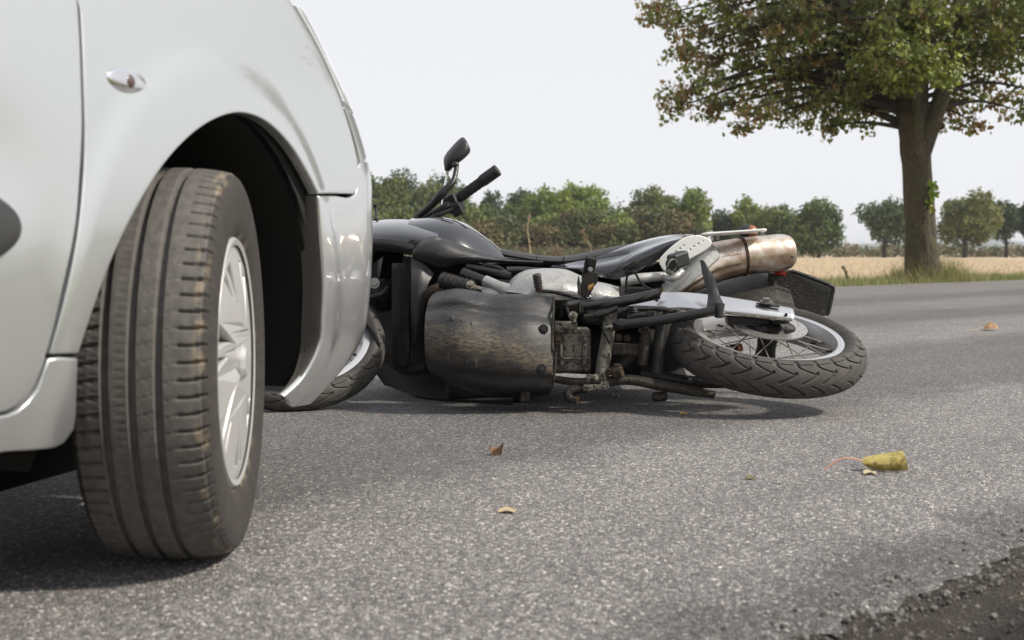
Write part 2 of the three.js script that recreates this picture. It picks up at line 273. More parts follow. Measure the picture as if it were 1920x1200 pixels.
{ // loose stones broken from the edge of the road
  const st = new THREE.IcosahedronGeometry(1, 1), q = st.attributes.position; for (let i = 0; i < q.count; i++) { const k = 0.8 + 0.4 * Math.abs(n3(q.getX(i) * 1.3, q.getY(i) * 1.3, q.getZ(i) * 1.3)); q.setXYZ(i, q.getX(i) * k, q.getY(i) * k * 0.7, q.getZ(i) * k); } st.computeVertexNormals();
  const N = 9000, im = new THREE.InstancedMesh(st, S(1, 0.9), N), m = new THREE.Matrix4(), e = new THREE.Euler(), r = new THREE.Quaternion(), c = new THREE.Color();
  for (let i = 0; i < N; i++) { const a = rr(-1.2, 5.5), u = rnd(), p = u < 0.72 ? 0.4 + 0.5 * rnd() : 0.86 + 0.14 * rnd() * rnd(), s = 0.0016 + 0.0055 * Math.pow(rnd(), 2.2), y = p > 0.92 ? 0 : p > 0.76 ? -0.012 - 0.035 * sstep(0.92, 0.76, p) : -0.047; e.set(rr(0, 6), rr(0, 6), rr(0, 6)); r.setFromEuler(e); m.compose(road(a, p, y + s * 0.3), r, V(s, s, s)); im.setMatrixAt(i, m); const v = (p < 0.78 ? 0.035 : 0.11) * rr(0.5, 1.7); im.setColorAt(i, c.setRGB(v * 1.05, v, v * 0.92)); }
  im.name = 'gravel'; im.castShadow = im.receiveShadow = true; im.userData = { kind: 'stuff', label: 'loose dark gravel along the crumbling edge of the road', category: 'gravel' }; scene.add(im);
}

// ---------------------------------------------------------------- the silver van
// local axes: x outward from the body side, y up, z towards the tail; origin on the ground below the front axle at the body side
const CAR_A = -14.3 * Math.PI / 180, CAR_O = V(-0.468, 0, -2.13);
const car = thing('silver_van', 'silver van with its front wheel turned, stopped in front of the fallen motorcycle', 'van', CAR_O);
car.rotation.y = CAR_A;
const toCar = (w) => w.clone().sub(CAR_O).applyAxisAngle(V(0, 1, 0), -CAR_A);
const WHEEL_R = 0.3225, NEXP = 2.8, HALF = 0.9, NOSE = 0.45, ARCH_Y = 0.33;
const z0 = (y) => 0.56 - (y > 0.66 ? 1.15 * Math.pow(y - 0.66, 1.35) : 0) - (y < 0.34 ? 2.2 * Math.pow(0.34 - y, 1.5) : 0);
const tumble = (y) => -(y > 0.56 ? 0.16 : 0.34) * (y - 0.56) ** 2 - (y > 0.72 ? 0.2 * (y - 0.72) ** 2 : 0) - (y < 0.36 ? 1.4 * (0.36 - y) ** 2 : 0);
function flare(z, y) { const r = Math.hypot(z, y - ARCH_Y); return 0.008 * sstep(0.52, 0.46, r) * sstep(-0.2, 0.1, y) + 0.012 * Math.sin(Math.min(1, Math.max(0, (y - 0.2) / 0.75)) * Math.PI) * sstep(0.35, 0.62, z) * 0 - 0.016 * Math.exp(-(((y - 0.62) / 0.085) ** 2)) * sstep(0.42, 0.75, z); }
const sideX = (z, y) => { const s = Math.min(0.999, Math.max(0, (-z - z0(y)) / NOSE)); return -HALF * (1 - Math.pow(1 - Math.pow(s, NEXP), 1 / NEXP)) + tumble(y) + flare(z, y); };
const skin = (z, y, dx = 0) => V(sideX(z, y) + dx, y, z);
const noseSkin = (b, y) => { if (b <= 0) return skin(-z0(y) - b, y); const t = Math.min(b, 1) * Math.PI / 2, s = Math.pow(Math.sin(t), 2 / NEXP), i = HALF * (1 - Math.pow(Math.max(0, Math.cos(t)), 2 / NEXP)); return V(-i + tumble(y), y, -z0(y) - s * NOSE); };
// photo pixel on the body side -> [z, y]
function hit(px, py) {
  const o = toCar(V(0, CAMH, 0)), d = toCar(P(px, py, 1)).sub(o); let lo = 0.5, f = (t) => { const p = o.clone().addScaledVector(d, t); return p.x - sideX(p.z, p.y); }, t = lo;
  for (t = lo; t < 4; t += 0.02) if (f(t) < 0) break;
  if (o.z + d.z * t < -0.9) return hit(px - 2, py); // just past the silhouette: the nearest point still on the body
  let a = t - 0.02, b = t; for (let k = 0; k < 30; k++) { const m = (a + b) / 2; f(m) < 0 ? (b = m) : (a = m); }
  const p = o.clone().addScaledVector(d, a); return [p.z, p.y];
}
const curve2 = (pts, n) => { const c = new THREE.CatmullRomCurve3(pts.map(([z, y]) => V(z, y, 0)), false, 'centripetal'); return c.getSpacedPoints(n).map((p) => [p.x, p.y]); };
// a body panel between two edge curves, its rim turned in and its edge softened
function panel(A, B, nv, at = skin, deep = 0.02) {
  const nu = A.length - 1, g = [], soft = [0, 0.0016, 0.004];
  const pt = (i, t) => at(A[i][0] + (B[i][0] - A[i][0]) * t, A[i][1] + (B[i][1] - A[i][1]) * t);
  for (let i = 0; i <= nu; i++) { const l = []; for (let j = 0; j <= nv; j++) l.push(pt(i, j / nv)); g.push(l); }
  return skinSheet(g, deep);
}
function skinSheet(g, deep = 0.02) {
  // push border vertices in for a rounded edge, then add the turned rim
  const nu = g.length - 1, nv = g[0].length - 1, nrm = (i, j) => { const a = g[Math.min(nu, i + 1)][j].clone().sub(g[Math.max(0, i - 1)][j]), b = g[i][Math.min(nv, j + 1)].clone().sub(g[i][Math.max(0, j - 1)]); const n = a.cross(b).normalize(); return n.x + 0.4 * -n.z < 0 ? n.negate() : n; };
  const out = [], lerp = (a, b, t) => a.clone().lerp(b, t);
  const ring = (i, j) => { const n = nrm(i, j); return n; };
  const inset = (p, q, mm) => { const L = p.distanceTo(q); return p.clone().lerp(q, Math.min(0.5, mm / Math.max(L, 1e-4))); };
  // columns along v: rim, edge, shoulder, body...
  const build = (line, norms) => { const a = line[0], b = line[line.length - 1], na = norms[0], nb = norms[norms.length - 1];
    return [a.clone().addScaledVector(na, -deep), a.clone().addScaledVector(na, -0.003), inset(a, line[1], 0.0012).addScaledVector(na, -0.0009), inset(a, line[1], 0.0035), ...line.slice(1, -1), inset(b, line[line.length - 2], 0.0035), inset(b, line[line.length - 2], 0.0012).addScaledVector(nb, -0.0009), b.clone().addScaledVector(nb, -0.003), b.clone().addScaledVector(nb, -deep)]; };
  const rows = g.map((l, i) => build(l, l.map((_, j) => ring(i, j))));
  const rn = g.map((l, i) => { const q = l.map((_, j) => ring(i, j)); return [q[0], q[0], q[0], q[0], ...q.slice(1, -1), q[nv], q[nv], q[nv], q[nv]]; });
  const cols = []; for (let j = 0; j < rows[0].length; j++) cols.push(build(rows.map((r) => r[j]), rn.map((r) => r[j])));
  return sheet(cols);
}
// wheel arch edge
const ARCH_R = 0.408, arch = (t) => [Math.cos(t) * ARCH_R, ARCH_Y + Math.sin(t) * ARCH_R * 0.985];
const archPx = (pts, n) => curve2(pts.map(([x, y]) => hit(x, y)), n);
// outlines read off the photograph, set on the body side
const fenderIn = archPx([[147, 664], [168, 600], [205, 500], [250, 405], [300, 320], [350, 262], [400, 226], [450, 212], [500, 228], [545, 272], [575, 320], [597, 363.5]], 60);
const zTop = 0.50;
const fenderOut = (() => { const seam = archPx([[93, 664], [122, 560], [150, 410], [160, 280], [158, 150], [152, 20]], 17), last = seam[seam.length - 1];
  const front = archPx([[549, 8], [597, 92], [640, 190], [662, 260], [673, 315], [672, 352], [664, 363.5]], 17), f0 = front[0];
  const top = curve2([last, [last[0] + 0.02, 0.95], [last[0] - 0.06, 1.02], [0.1, 1.06], [-0.2, 1.07], [f0[0] + 0.12, 1.05], f0], 26); return [...seam.slice(0, -1), ...top, ...front.slice(1)]; })();
mesh('front_fender', panel(fenderIn, fenderOut.slice(0, 61).length === 61 ? curve2(fenderOut, 60) : fenderOut, 26), M.paint, car);
function coons(T, B, L, R, at, deep, bend) { // bend: how the top edge departs from T, fading down the panel
  // edges as equal-length point lists: T, B along u; L, R along v
  const nu = T.length - 1, nv = L.length - 1, g = [];
  for (let i = 0; i <= nu; i++) { const l = [], u = i / nu; for (let j = 0; j <= nv; j++) { const v = j / nv, c = [0, 1].map((k) => (1 - v) * T[i][k] + v * B[i][k] + (1 - u) * L[j][k] + u * R[j][k] - (1 - u) * (1 - v) * T[0][k] - u * (1 - v) * T[nu][k] - (1 - u) * v * B[0][k] - u * v * B[nu][k] + (bend ? bend[i][k] * Math.pow(1 - v, 6) : 0)); l.push(at(c[0], c[1])); } g.push(l); }
  return skinSheet(g, deep);
}
const zb = ([z, y]) => { const b = -z - z0(y); return [b <= 0 ? b : 2 / Math.PI * Math.asin(Math.pow(Math.min(1, b / NOSE), NEXP / 2)), y]; };
const atNose = (b, y) => noseSkin(b < 0 ? b : b, y);
const side = (pts) => pts.map((p) => zb(hit(...p)));
{ // front bumper, right half, and its mirrored other half
  const L = curve2(side([[598, 367], [603, 440], [609, 540], [606, 610], [591, 672], [565, 714], [533, 744]]), 30);
  const tip = L[30], b0 = L[0], fs = zb(hit(664, 367));
  const T = curve2([b0, [(b0[0] + fs[0]) / 2, (b0[1] + fs[1]) / 2], fs, [fs[0] + 0.012, fs[1] + 0.018], [fs[0] + 0.016, 0.672], [fs[0] + 0.03, 0.69], [0.07, 0.7], [0.14, 0.704], [0.5, 0.72], [1, 0.72]], 60);
  const B = curve2([tip, [tip[0] + 0.05, tip[1] - 0.012], [-0.05, 0.2], [0.1, 0.185], [0.5, 0.18], [1, 0.18]], 60), R = curve2([[1, 0.72], [1, 0.45], [1, 0.18]], 30);
  const Ts = B.map(([b], k) => { const f = (b - B[0][0]) / (1 - B[0][0]); return [L[0][0] + (1 - L[0][0]) * f, L[0][1] + (0.72 - L[0][1]) * f]; }); const g = coons(Ts, B, L, R, atNose, 0.01, T.map((q, k) => [q[0] - Ts[k][0], q[1] - Ts[k][1]]));
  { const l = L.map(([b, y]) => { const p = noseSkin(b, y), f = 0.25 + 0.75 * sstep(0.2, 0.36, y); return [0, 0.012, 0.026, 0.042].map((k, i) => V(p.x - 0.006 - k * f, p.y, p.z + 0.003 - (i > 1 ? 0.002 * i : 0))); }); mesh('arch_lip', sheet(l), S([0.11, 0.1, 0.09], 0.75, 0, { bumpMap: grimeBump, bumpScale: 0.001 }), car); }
  mesh('front_bumper', g, M.paint, car);
  const m = g.clone(); m.scale(-1, 1, 1); m.translate(-2 * HALF, 0, 0); mesh('front_bumper', m, M.paint, car);
  // corner cover between bumper and headlight
  const cl = curve2(side([[645, 200], [664, 258], [677, 312]]), 10).map(([b, y]) => [b + 0.003, y]);
  const cg = coons(curve2([cl[0], [0.16, cl[0][1] - 0.012], [0.45, cl[0][1] - 0.01], [1, cl[0][1]]], 30), curve2([cl[10], [0.14, 0.71], [0.5, 0.726], [1, 0.726]], 30), cl, curve2([[1, cl[0][1]], [1, 0.726]], 10), atNose, 0.02);
  mesh('corner_cover', cg, M.paint, car);
  const hl = curve2([...side([[553, 8], [600, 92], [643, 190]])], 16).map(([b, y]) => [b + 0.003, y]), hy = hl[0][1];
  const hg = coons(curve2([hl[0], [0.2, hy + 0.01], [0.34, hy]], 20), curve2([hl[16], [0.16, hl[16][1] - 0.012], [0.36, hl[16][1] - 0.01]], 20), hl, curve2([[0.34, hy], [0.35, 0.9], [0.36, hl[16][1] - 0.01]], 16), atNose, 0.02);
  mesh('headlight', hg, S([0.75, 0.77, 0.8], 0.12, 0.35, { clearcoat: 1, clearcoatRoughness: 0.02 }), car);
  const gr = coons(curve2([[0.37, 0.95], [1, 0.97]], 12), curve2([[0.37, 0.83], [1, 0.83]], 12), curve2([[0.37, 0.95], [0.37, 0.83]], 6), curve2([[1, 0.97], [1, 0.83]], 6), atNose, 0.02);
  mesh('grille', gr, M.plastic, car);
  const mir = (geo) => { const q = geo.clone(); q.scale(-1, 1, 1); q.translate(-2 * HALF, 0, 0); return q; };
  mesh('headlight', mir(hg), car.children.find((c) => c.name === 'headlight').material, car); mesh('corner_cover', mir(cg), M.paint, car); mesh('grille', mir(gr), M.plastic, car);
  mesh('front_fender', mir(car.children[0].geometry), M.paint, car);
}
// door and sill: edges from the photograph, then on towards the tail
const doorEdge = [...archPx([[147, 8], [153, 130], [155, 255], [146, 400], [118, 545], [88, 664], [60, 733], [26, 765], [0, 772]], 36)];
const doorBack = curve2([[1.52, 0.86], [1.55, 0.6], [1.55, 0.42], [1.5, 0.3]], 36);
{ const up = doorEdge[0]; const top = curve2([[up[0] + 0.0, 1.05], [up[0] - 0.005, 0.95], up], 8); const e = curve2([...top.slice(0, -1), ...doorEdge], 44), bk = curve2([[1.5, 1.05], ...doorBack], 44);
  mesh('front_door', panel(e, bk, 40), M.paint, car);
  const m = car.children[car.children.length - 1].geometry.clone(); m.scale(-1, 1, 1); m.translate(-2 * HALF, 0, 0); mesh('front_door', m, M.paint, car); }
{ const T = curve2([...[[147, 671], [120, 671], [94, 671], [67, 738], [32, 773], [0, 781]].map((q) => hit(...q)), [0.66, 0.298], [1.2, 0.294], [2.2, 0.292]], 90), Bt = curve2([...[[141, 785], [135, 815], [115, 836], [70, 845], [0, 850]].map((q) => hit(...q)), [0.66, 0.252], [1.2, 0.248], [2.2, 0.245]], 90), L = curve2([hit(147, 671), hit(145, 730), hit(141, 785)], 14), R = curve2([[2.2, 0.292], [2.2, 0.245]], 14);
  const g = coons(T, Bt, L, R, skin, 0.05); mesh('sill', g, M.paint, car);
  const m = g.clone(); m.scale(-1, 1, 1); m.translate(-2 * HALF, 0, 0); mesh('sill', m, M.paint, car); }
{ // rear side panel with its arch, roof, glass: the part of the van behind the picture's edge
  const A = curve2([[1.53, 0.3], [2.24, 0.3], [2.3, 0.5], [2.45, 0.68], [2.7, 0.74], [2.95, 0.68], [3.1, 0.5], [3.16, 0.3], [3.4, 0.34]], 60), B = curve2([[1.56, 0.4], [1.55, 1.05], [2.0, 1.05], [2.7, 1.05], [3.4, 1.02], [3.46, 0.7], [3.44, 0.4]], 60);
  for (const k of [0, 1]) { const g = panel(A, B, 14); if (k) { g.scale(-1, 1, 1); g.translate(-2 * HALF, 0, 0); } mesh('rear_side_panel', g, M.paint, car); }
  const sec = (z, y, w) => { const l = []; for (let i = 0; i <= 24; i++) { const t = i / 24 * Math.PI; l.push(V(-HALF + Math.sign(Math.cos(t)) * w * Math.pow(Math.abs(Math.cos(t)), 0.35), 1.04 + (y - 1.04) * Math.pow(Math.sin(t), 0.35), z)); } return l; };
  mesh('hood', sheet([[-0.28, 1.055, 0.62], [-0.2, 1.1, 0.78], [0.05, 1.16, 0.84], [0.35, 1.21, 0.86]].map((a) => sec(...a))), M.paint, car);
  mesh('windscreen', sheet([[0.34, 1.2, 0.85], [0.7, 1.5, 0.82], [1.05, 1.76, 0.76]].map((a) => sec(...a))), S([0.02, 0.025, 0.03], 0.05, 0, { clearcoat: 1 }), car);
  mesh('roof', sheet([[1.06, 1.77, 0.765], [1.6, 1.83, 0.78], [2.6, 1.82, 0.78], [3.3, 1.76, 0.76], [3.47, 1.3, 0.78]].map((a) => sec(...a))), M.paint, car);
  mesh('tailgate', bar(V(-HALF, 0.4, 3.45), V(-HALF, 1.74, 3.45), 0.04, 1.5, V(0, 0, 1), 0.02), M.paint, car);
}
// dark structure behind the panel gaps and below
{ const inner = []; for (const z of range(-0.36, 0.52, 0.04)) { const l = []; for (let k = 0; k <= 12; k++) { const r0 = Math.abs(z) < 0.42 ? ARCH_Y + Math.sqrt(0.425 * 0.425 - z * z) : 0.36; const y = r0 + (1.0 - r0) * k / 12; l.push(skin(z, y, -0.028)); } inner.push(l); }
  mesh('inner_wing', sheet(inner), M.black, car);
  mesh('inner_door', sheet([0.4, 0.44, 0.5, 0.6, 1.0, 1.56].map((z) => range(0.27, 1.0, 0.05).map((y) => skin(z, Math.max(y, z < 0.5 ? 0.42 : 0.27), -0.03)))), M.black, car);
  mesh('inner_nose', sheet(range(-0.08, 1, 0.06).map((b) => range(0.38, 0.95, 0.06).map((y) => { const p = noseSkin(b, y); p.x = p.x * 0.96 - 0.055; p.z += 0.035; return p; }))), M.black, car);
  // wheel arch liner
  const liner = []; for (let i = 0; i <= 40; i++) { const t = -0.1 * Math.PI + i / 40 * 1.17 * Math.PI, l = []; for (let k = 0; k <= 4; k++) { const y = ARCH_Y + Math.sin(t) * 0.42; l.push(V(Math.min(-0.022, tumble(y) - 0.03) - k * 0.1, y, Math.cos(t) * 0.42)); }; liner.push(l); }
  mesh('arch_liner', merge([sheet(liner), bar(V(-0.5, 0.2, 0), V(-0.5, 0.9, 0), 0.92, 0.05, V(0, 0, 1))]), M.black, car);
  mesh('under_van_sun_block', bar(V(-0.42, 0.17, -0.36), V(-0.42, 0.17, 0.36), 0.14, 0.06), M.black, car);  // unseen black bar added to keep sun off the road under the van
  mesh('floor_pan', bar(V(-HALF, 0.28, 0.46), V(-HALF, 0.28, 3.35), 0.16, 1.5, V(0, 1, 0), 0.03), M.black, car);
  mesh('lower_grille', bar(V(-1.35, 0.36, -0.985), V(-0.45, 0.36, -0.985), 0.1, 0.06), M.plastic, car);
  mesh('jacking_bracket', merge([bar(V(-0.06, 0.2, 0.585), V(-0.06, 0.245, 0.585), 0.012, 0.05, V(1, 0, 0)), bar(V(-0.075, 0.205, 0.56), V(-0.075, 0.24, 0.56), 0.03, 0.03, V(1, 0, 0))]), M.muddyAlu, car);
}
{ // black rubbing strip on the door
  const L = []; for (let i = 0; i <= 24; i++) { const z = 0.562 + 0.94 * Math.pow(i / 24, 2), e = Math.sqrt(Math.min(1, (z - 0.5615) / 0.07)), l = []; for (let k = 0; k <= 10; k++) { const t = k / 10 * Math.PI, y = 0.537 - 0.045 * e * Math.cos(t); l.push(skin(z, y, 0.002 + 0.017 * e * Math.pow(Math.sin(t), 0.5))); } L.push(l); }
  mesh('rubbing_strip', sheet(L), S(0.03, 0.42), car);
}
{ // side indicator
  const [z, y] = hit(239, 153), q = group('side_indicator', car), c = skin(z, y), el = (rz, ry, h) => { const g = new THREE.SphereGeometry(1, 28, 16, 0, 2 * Math.PI, 0, Math.PI / 2); clean(g); g.rotateZ(-Math.PI / 2); g.scale(h, ry, rz); g.translate(c.x, c.y, c.z); return g; };
  mesh('bezel', uvBox(el(0.053, 0.0185, 0.006)), M.chrome, q);
  mesh('lens', uvBox(el(0.047, 0.0155, 0.013)), S([0.95, 0.95, 0.95], 0.03, 0, { transmission: 0.97, thickness: 0 }), q);
  mesh('bulb', (() => { const g = el(0.014, 0.0115, 0.0095); return uvBox(g); })(), S([0.07, 0.025, 0.015], 0.25), q);
}
// wheels
function tyre({ prof, nA, groove, tint, R }) { // prof [[r, x]]; groove(angle, x, r) -> depth; axis = x
  const n = prof.length, pos = [], col = [], idx = [];
  for (let i = 0; i < nA; i++) { const a = i / nA * 2 * Math.PI, ca = Math.cos(a), sa = Math.sin(a); for (let j = 0; j < n; j++) { const [r, x, k = 0] = prof[j], d = groove(a, x, r, k), q = r - d; pos.push(x, q * ca, q * sa); col.push(...tint(a, x, r, d, k)); } }
  for (let i = 0; i < nA; i++) for (let j = 0; j < n - 1; j++) { const a = i * n + j, b = ((i + 1) % nA) * n + j; idx.push(a, a + 1, b, b, a + 1, b + 1); }
  const g = new THREE.BufferGeometry(); g.setAttribute('position', new THREE.Float32BufferAttribute(pos, 3)); g.setAttribute('color', new THREE.Float32BufferAttribute(col, 3)); g.setIndex(idx); g.computeVertexNormals();
  const uv = []; for (let i = 0; i < pos.length / 3; i++) { const y = pos[3 * i + 1], z = pos[3 * i + 2]; uv.push(Math.atan2(z, y) * 0.32, pos[3 * i] + Math.hypot(y, z)); } g.setAttribute('uv', new THREE.Float32BufferAttribute(uv, 2));
  return g;
}
const carTyre = (fine) => {
  const pts = [[0.208, 0.083], [0.214, 0.09], [0.232, 0.097], [0.26, 0.0995], [0.283, 0.0995], [0.298, 0.0965], [0.3075, 0.0925], [0.3135, 0.086]];
  const c = new THREE.CatmullRomCurve3(pts.map(([r, x]) => V(r, x, 0)), false, 'centripetal'), sw = c.getPoints(fine ? 22 : 10).map((p) => [p.x, p.y]);
  const prof = [...sw.map(([r, x]) => [r, -x]), ...range(-0.0845, 0.0845, fine ? 0.00155 : 0.013).map((x) => [WHEEL_R - 0.0085 * Math.pow(Math.abs(x) / 0.086, 2.6), x]), ...sw.slice().reverse()];
  const G3 = [-0.043, -0.006, 0.03];
  return tyre({ prof, nA: fine ? 800 : 120, R: WHEEL_R,
    groove: (a, x, r) => { if (r < 0.305 || !fine) return 0; let d = 0; for (const g of G3) d = Math.max(d, 0.0095 * (1 - sstep(0.0036, 0.0052, Math.abs(x - g))));
      const s = a / (2 * Math.PI) * 80, line = (q, w) => 1 - sstep(w * 0.5, w, Math.abs(frac(q + 0.5) - 0.5));
      if (x < -0.051) d = Math.max(d, 0.008 * line(s + 6 * (x + 0.07), 0.09) * sstep(-0.05, -0.055, x), 0.0016 * line(s * 2 + 0.5 + 12 * x, 0.09) * sstep(-0.05, -0.054, x));
      if (x > 0.052) d = Math.max(d, 0.008 * line(s + 110 * (x - 0.06) ** 2, 0.085 * sstep(0.05, 0.066, x)) * sstep(0.052, 0.058, x));
      if (x > 0.036 && x < 0.06) d = Math.max(d, 0.0013 * line(s * 1 + 0.5 + 10 * x, 0.05));
      if (x > 0 && x < 0.024) d = Math.max(d, 0.0013 * line(s + 9 * x, 0.05)); if (x > -0.037 && x < -0.012) d = Math.max(d, 0.0013 * line(s * 2 - 9 * x, 0.08));
      return d; },
    tint: (a, x, r, d) => { const dust = 0.5 + 0.5 * n3(x * 60, Math.cos(a) * 14, Math.sin(a) * 14), mud = sstep(0.25, 0.6, n3(x * 50, Math.cos(a) * 5 + 4, Math.sin(a) * 5) + 0.3 * n3(x * 300, Math.cos(a) * 60, Math.sin(a) * 60)) * sstep(0.012, 0.004, Math.abs(x - 0.084));
      const tread = Math.abs(x) < 0.0868; let c = tread ? mix3([0.078, 0.072, 0.066], [0.118, 0.109, 0.1], dust) : mix3([0.026, 0.022, 0.02], [0.042, 0.036, 0.032], dust); return mix3(c, [0.3, 0.235, 0.15], mud * 0.5); } });
};
function hubcapGeo() {
  const N = 7, sh = new THREE.Shape(); sh.absarc(0, 0, 0.2, 0, 2 * Math.PI);
  for (let i = 0; i < N; i++) for (const k of [0, 1]) { const a = (i + k * 0.36) / N * 2 * Math.PI, h = new THREE.Path(), r0 = k ? 0.125 : 0.07, r1 = 0.178, w0 = k ? 0.045 : 0.035, w1 = k ? 0.11 : 0.2, tw = 0.22; const pt = (r, q) => [Math.cos(a + q + tw * (r - r0) / 0.11) * r, Math.sin(a + q + tw * (r - r0) / 0.11) * r];
    const l = []; for (let s = 0; s <= 6; s++) { const t = s / 6; l.push(pt(r0 + (r1 - r0) * t, -(w0 + (w1 - w0) * t))); } for (let s = 6; s >= 0; s--) { const t = s / 6; l.push(pt(r0 + (r1 - r0) * t, (w0 + (w1 - w0) * t) * 0.25)); } h.setFromPoints(l.map(([x, y]) => new THREE.Vector2(x, y))); sh.holes.push(h); }
  let g = new THREE.ExtrudeGeometry(sh, { depth: 0.012, bevelEnabled: true, bevelSize: 0.0035, bevelThickness: 0.006, bevelSegments: 3, curveSegments: 64 }); clean(g);
  g.rotateY(Math.PI / 2); const p = g.attributes.position; for (let i = 0; i < p.count; i++) { const r = Math.hypot(p.getY(i), p.getZ(i)); p.setX(i, p.getX(i) + 0.018 * Math.cos(Math.min(1, r / 0.2) * 1.5) - 0.004); } g.computeVertexNormals(); return uvBox(g);
}
const cw = { tyre: carTyre(true), plain: carTyre(false), cap: hubcapGeo(), rim: lathe([[0.0, 0.03], [0.12, 0.035], [0.178, 0.045], [0.19, 0.07], [0.2, 0.082], [0.207, 0.088], [0.212, 0.086], [0.214, 0.078], [0.205, 0.07], [0.195, -0.08], [0.214, -0.086]], 72, V(1, 0, 0), V(0, 0, 0)) };
function wheel(name, pos, turn, fine, flip) {
  const w = group(name, car); w.position.copy(pos); w.rotation.y = turn + (flip ? Math.PI : 0);
  mesh('tyre', fine ? cw.tyre : cw.plain, M.rubber, w).scale.x = 1.035; mesh('rim', cw.rim, S([0.05, 0.05, 0.05], 0.5, 0.5), w); const c = mesh('hubcap', cw.cap, M.hubcap, w); c.position.x = 0.074;
  const lip = mesh('hubcap_lip', lathe([[0.198, 0.0], [0.206, 0.003], [0.209, 0.009], [0.205, 0.015], [0.196, 0.013]], 72, V(1, 0, 0), V(0, 0, 0)), M.hubcap, w); lip.position.x = 0.081;
  mesh('centre_cap', lathe([[0.0, 0.012], [0.022, 0.011], [0.03, 0.004], [0.031, -0.006]], 32, V(1, 0, 0), V(0.1, 0, 0)), M.hubcap, w);
  return w;
}
const fw = toCar(V(-0.554, WHEEL_R, -2.13));
wheel('front_wheel', fw, 3.5 * Math.PI / 180 - CAR_A, true);
wheel('front_wheel', V(-2 * HALF - fw.x, WHEEL_R, fw.z), 3.5 * Math.PI / 180 - CAR_A, false, true);
wheel('rear_wheel', V(-0.1, WHEEL_R, 2.7), 0, false); wheel('rear_wheel', V(-2 * HALF + 0.1, WHEEL_R, 2.7), 0, false, true);

// ---------------------------------------------------------------- the motorcycle lying on its right side, underside towards the camera
// bike axes: forward = image left, up = away from the camera and a little upwards, its left flank faces the sky
const BO = G(1090, 745); // on the ground below the engine
const bike = thing('motorcycle', 'black motorcycle lying on its side on the road, muddy underside showing', 'motorcycle', BO);
const B = (px, py, d) => P(px, py, d).sub(BO);
const UPB = V(0, Math.sin(0.26), -Math.cos(0.26)), LAT = V(0, Math.cos(0.26), Math.sin(0.26)), FWD = V(-1, 0, 0);
const bm = (name, geo, mat, parent = bike, label) => mesh(name, geo, mat, parent, label);
const rowsB = (rows) => rows.map((r) => r.map((p) => B(...p)));
const bsurf = (rows, nu, nv, thick = 0.004) => surf(rowsB(rows), nu, nv, thick, V(0, -0.4, -1));
const btube = (pts, r, seg, rad) => tube(pts.map((p) => B(...p)), r, seg, rad);
const brod = (a, b, r, r2, rad) => rod(B(...a), B(...b), r, r2, rad);
const toCam = V(0, 0.25, 1).normalize();

// --- wheels
function bikeTyre(R, W, rimR, N, seedk) {
  const prof = [], n = 112; // round section
  for (let i = 0; i <= n; i++) { const t = (i / n * 2 - 1), a = t * 2.2, cx = Math.sin(Math.max(-1.5, Math.min(1.5, a))) * W / 2; let r, x; if (Math.abs(a) < 1.45) { x = Math.sin(a) * W / 2; r = R - (1 - Math.cos(a)) * W * 0.44; } else { const q = (Math.abs(a) - 1.45) / 0.75; x = Math.sign(a) * (Math.sin(1.45) * W / 2 - q * q * W * 0.12); r = R - (1 - Math.cos(1.45)) * W * 0.44 - q * (R - (1 - Math.cos(1.45)) * W * 0.44 - rimR); } prof.push([r, x, a]); }
  return tyre({ prof, nA: N * 34, R,
    groove: (a, x, r, k) => { const s = a / (2 * Math.PI) * N, u = Math.abs(k) / 1.32, sd = k < 0 ? 0.5 : 0; if (u > 1.02) return 0; const line = (q, w) => 1 - sstep(w * 0.55, w, Math.abs(frac(q + 0.5) - 0.5)); let d = 0;
      const v = Math.min(1, Math.max(0, (0.8 - u) / 0.42)), w = Math.min(1, Math.max(0, u / 0.46)), Q = s + sd;
      if (u > 0.36) d = Math.max(d, 0.0095 * line(Q - 0.95 * Math.pow(v, 1.6), 0.075 + 0.06 * sstep(0.6, 0.85, u)) * sstep(0.36, 0.4, u)); // from the shoulder, sweeping back
      if (u < 0.5) d = Math.max(d, 0.0085 * line(Q - 0.95 + 1.0 * Math.pow(1 - w, 1.5) * 0.9, 0.07) * sstep(0.03, 0.06, u) * sstep(0.5, 0.47, u));
      d = Math.max(d, 0.006 * (1 - sstep(0.01, 0.026, Math.abs(u - 0.8)))); return d * (1 - sstep(0.96, 1.02, u)); },
    tint: (a, x, r, d, k) => { const q = 0.5 + 0.5 * n3(x * 40 + seedk, Math.cos(a) * 10, Math.sin(a) * 10), f = 0.5 + 0.5 * n3(x * 200, Math.cos(a) * 70, Math.sin(a) * 70 + seedk); let c = mix3([0.042, 0.039, 0.036], [0.08, 0.072, 0.063], q * 0.7 + f * 0.3); if (Math.abs(k) > 1.4) c = mix3([0.03, 0.027, 0.025], [0.055, 0.049, 0.043], q); return c; } });
}
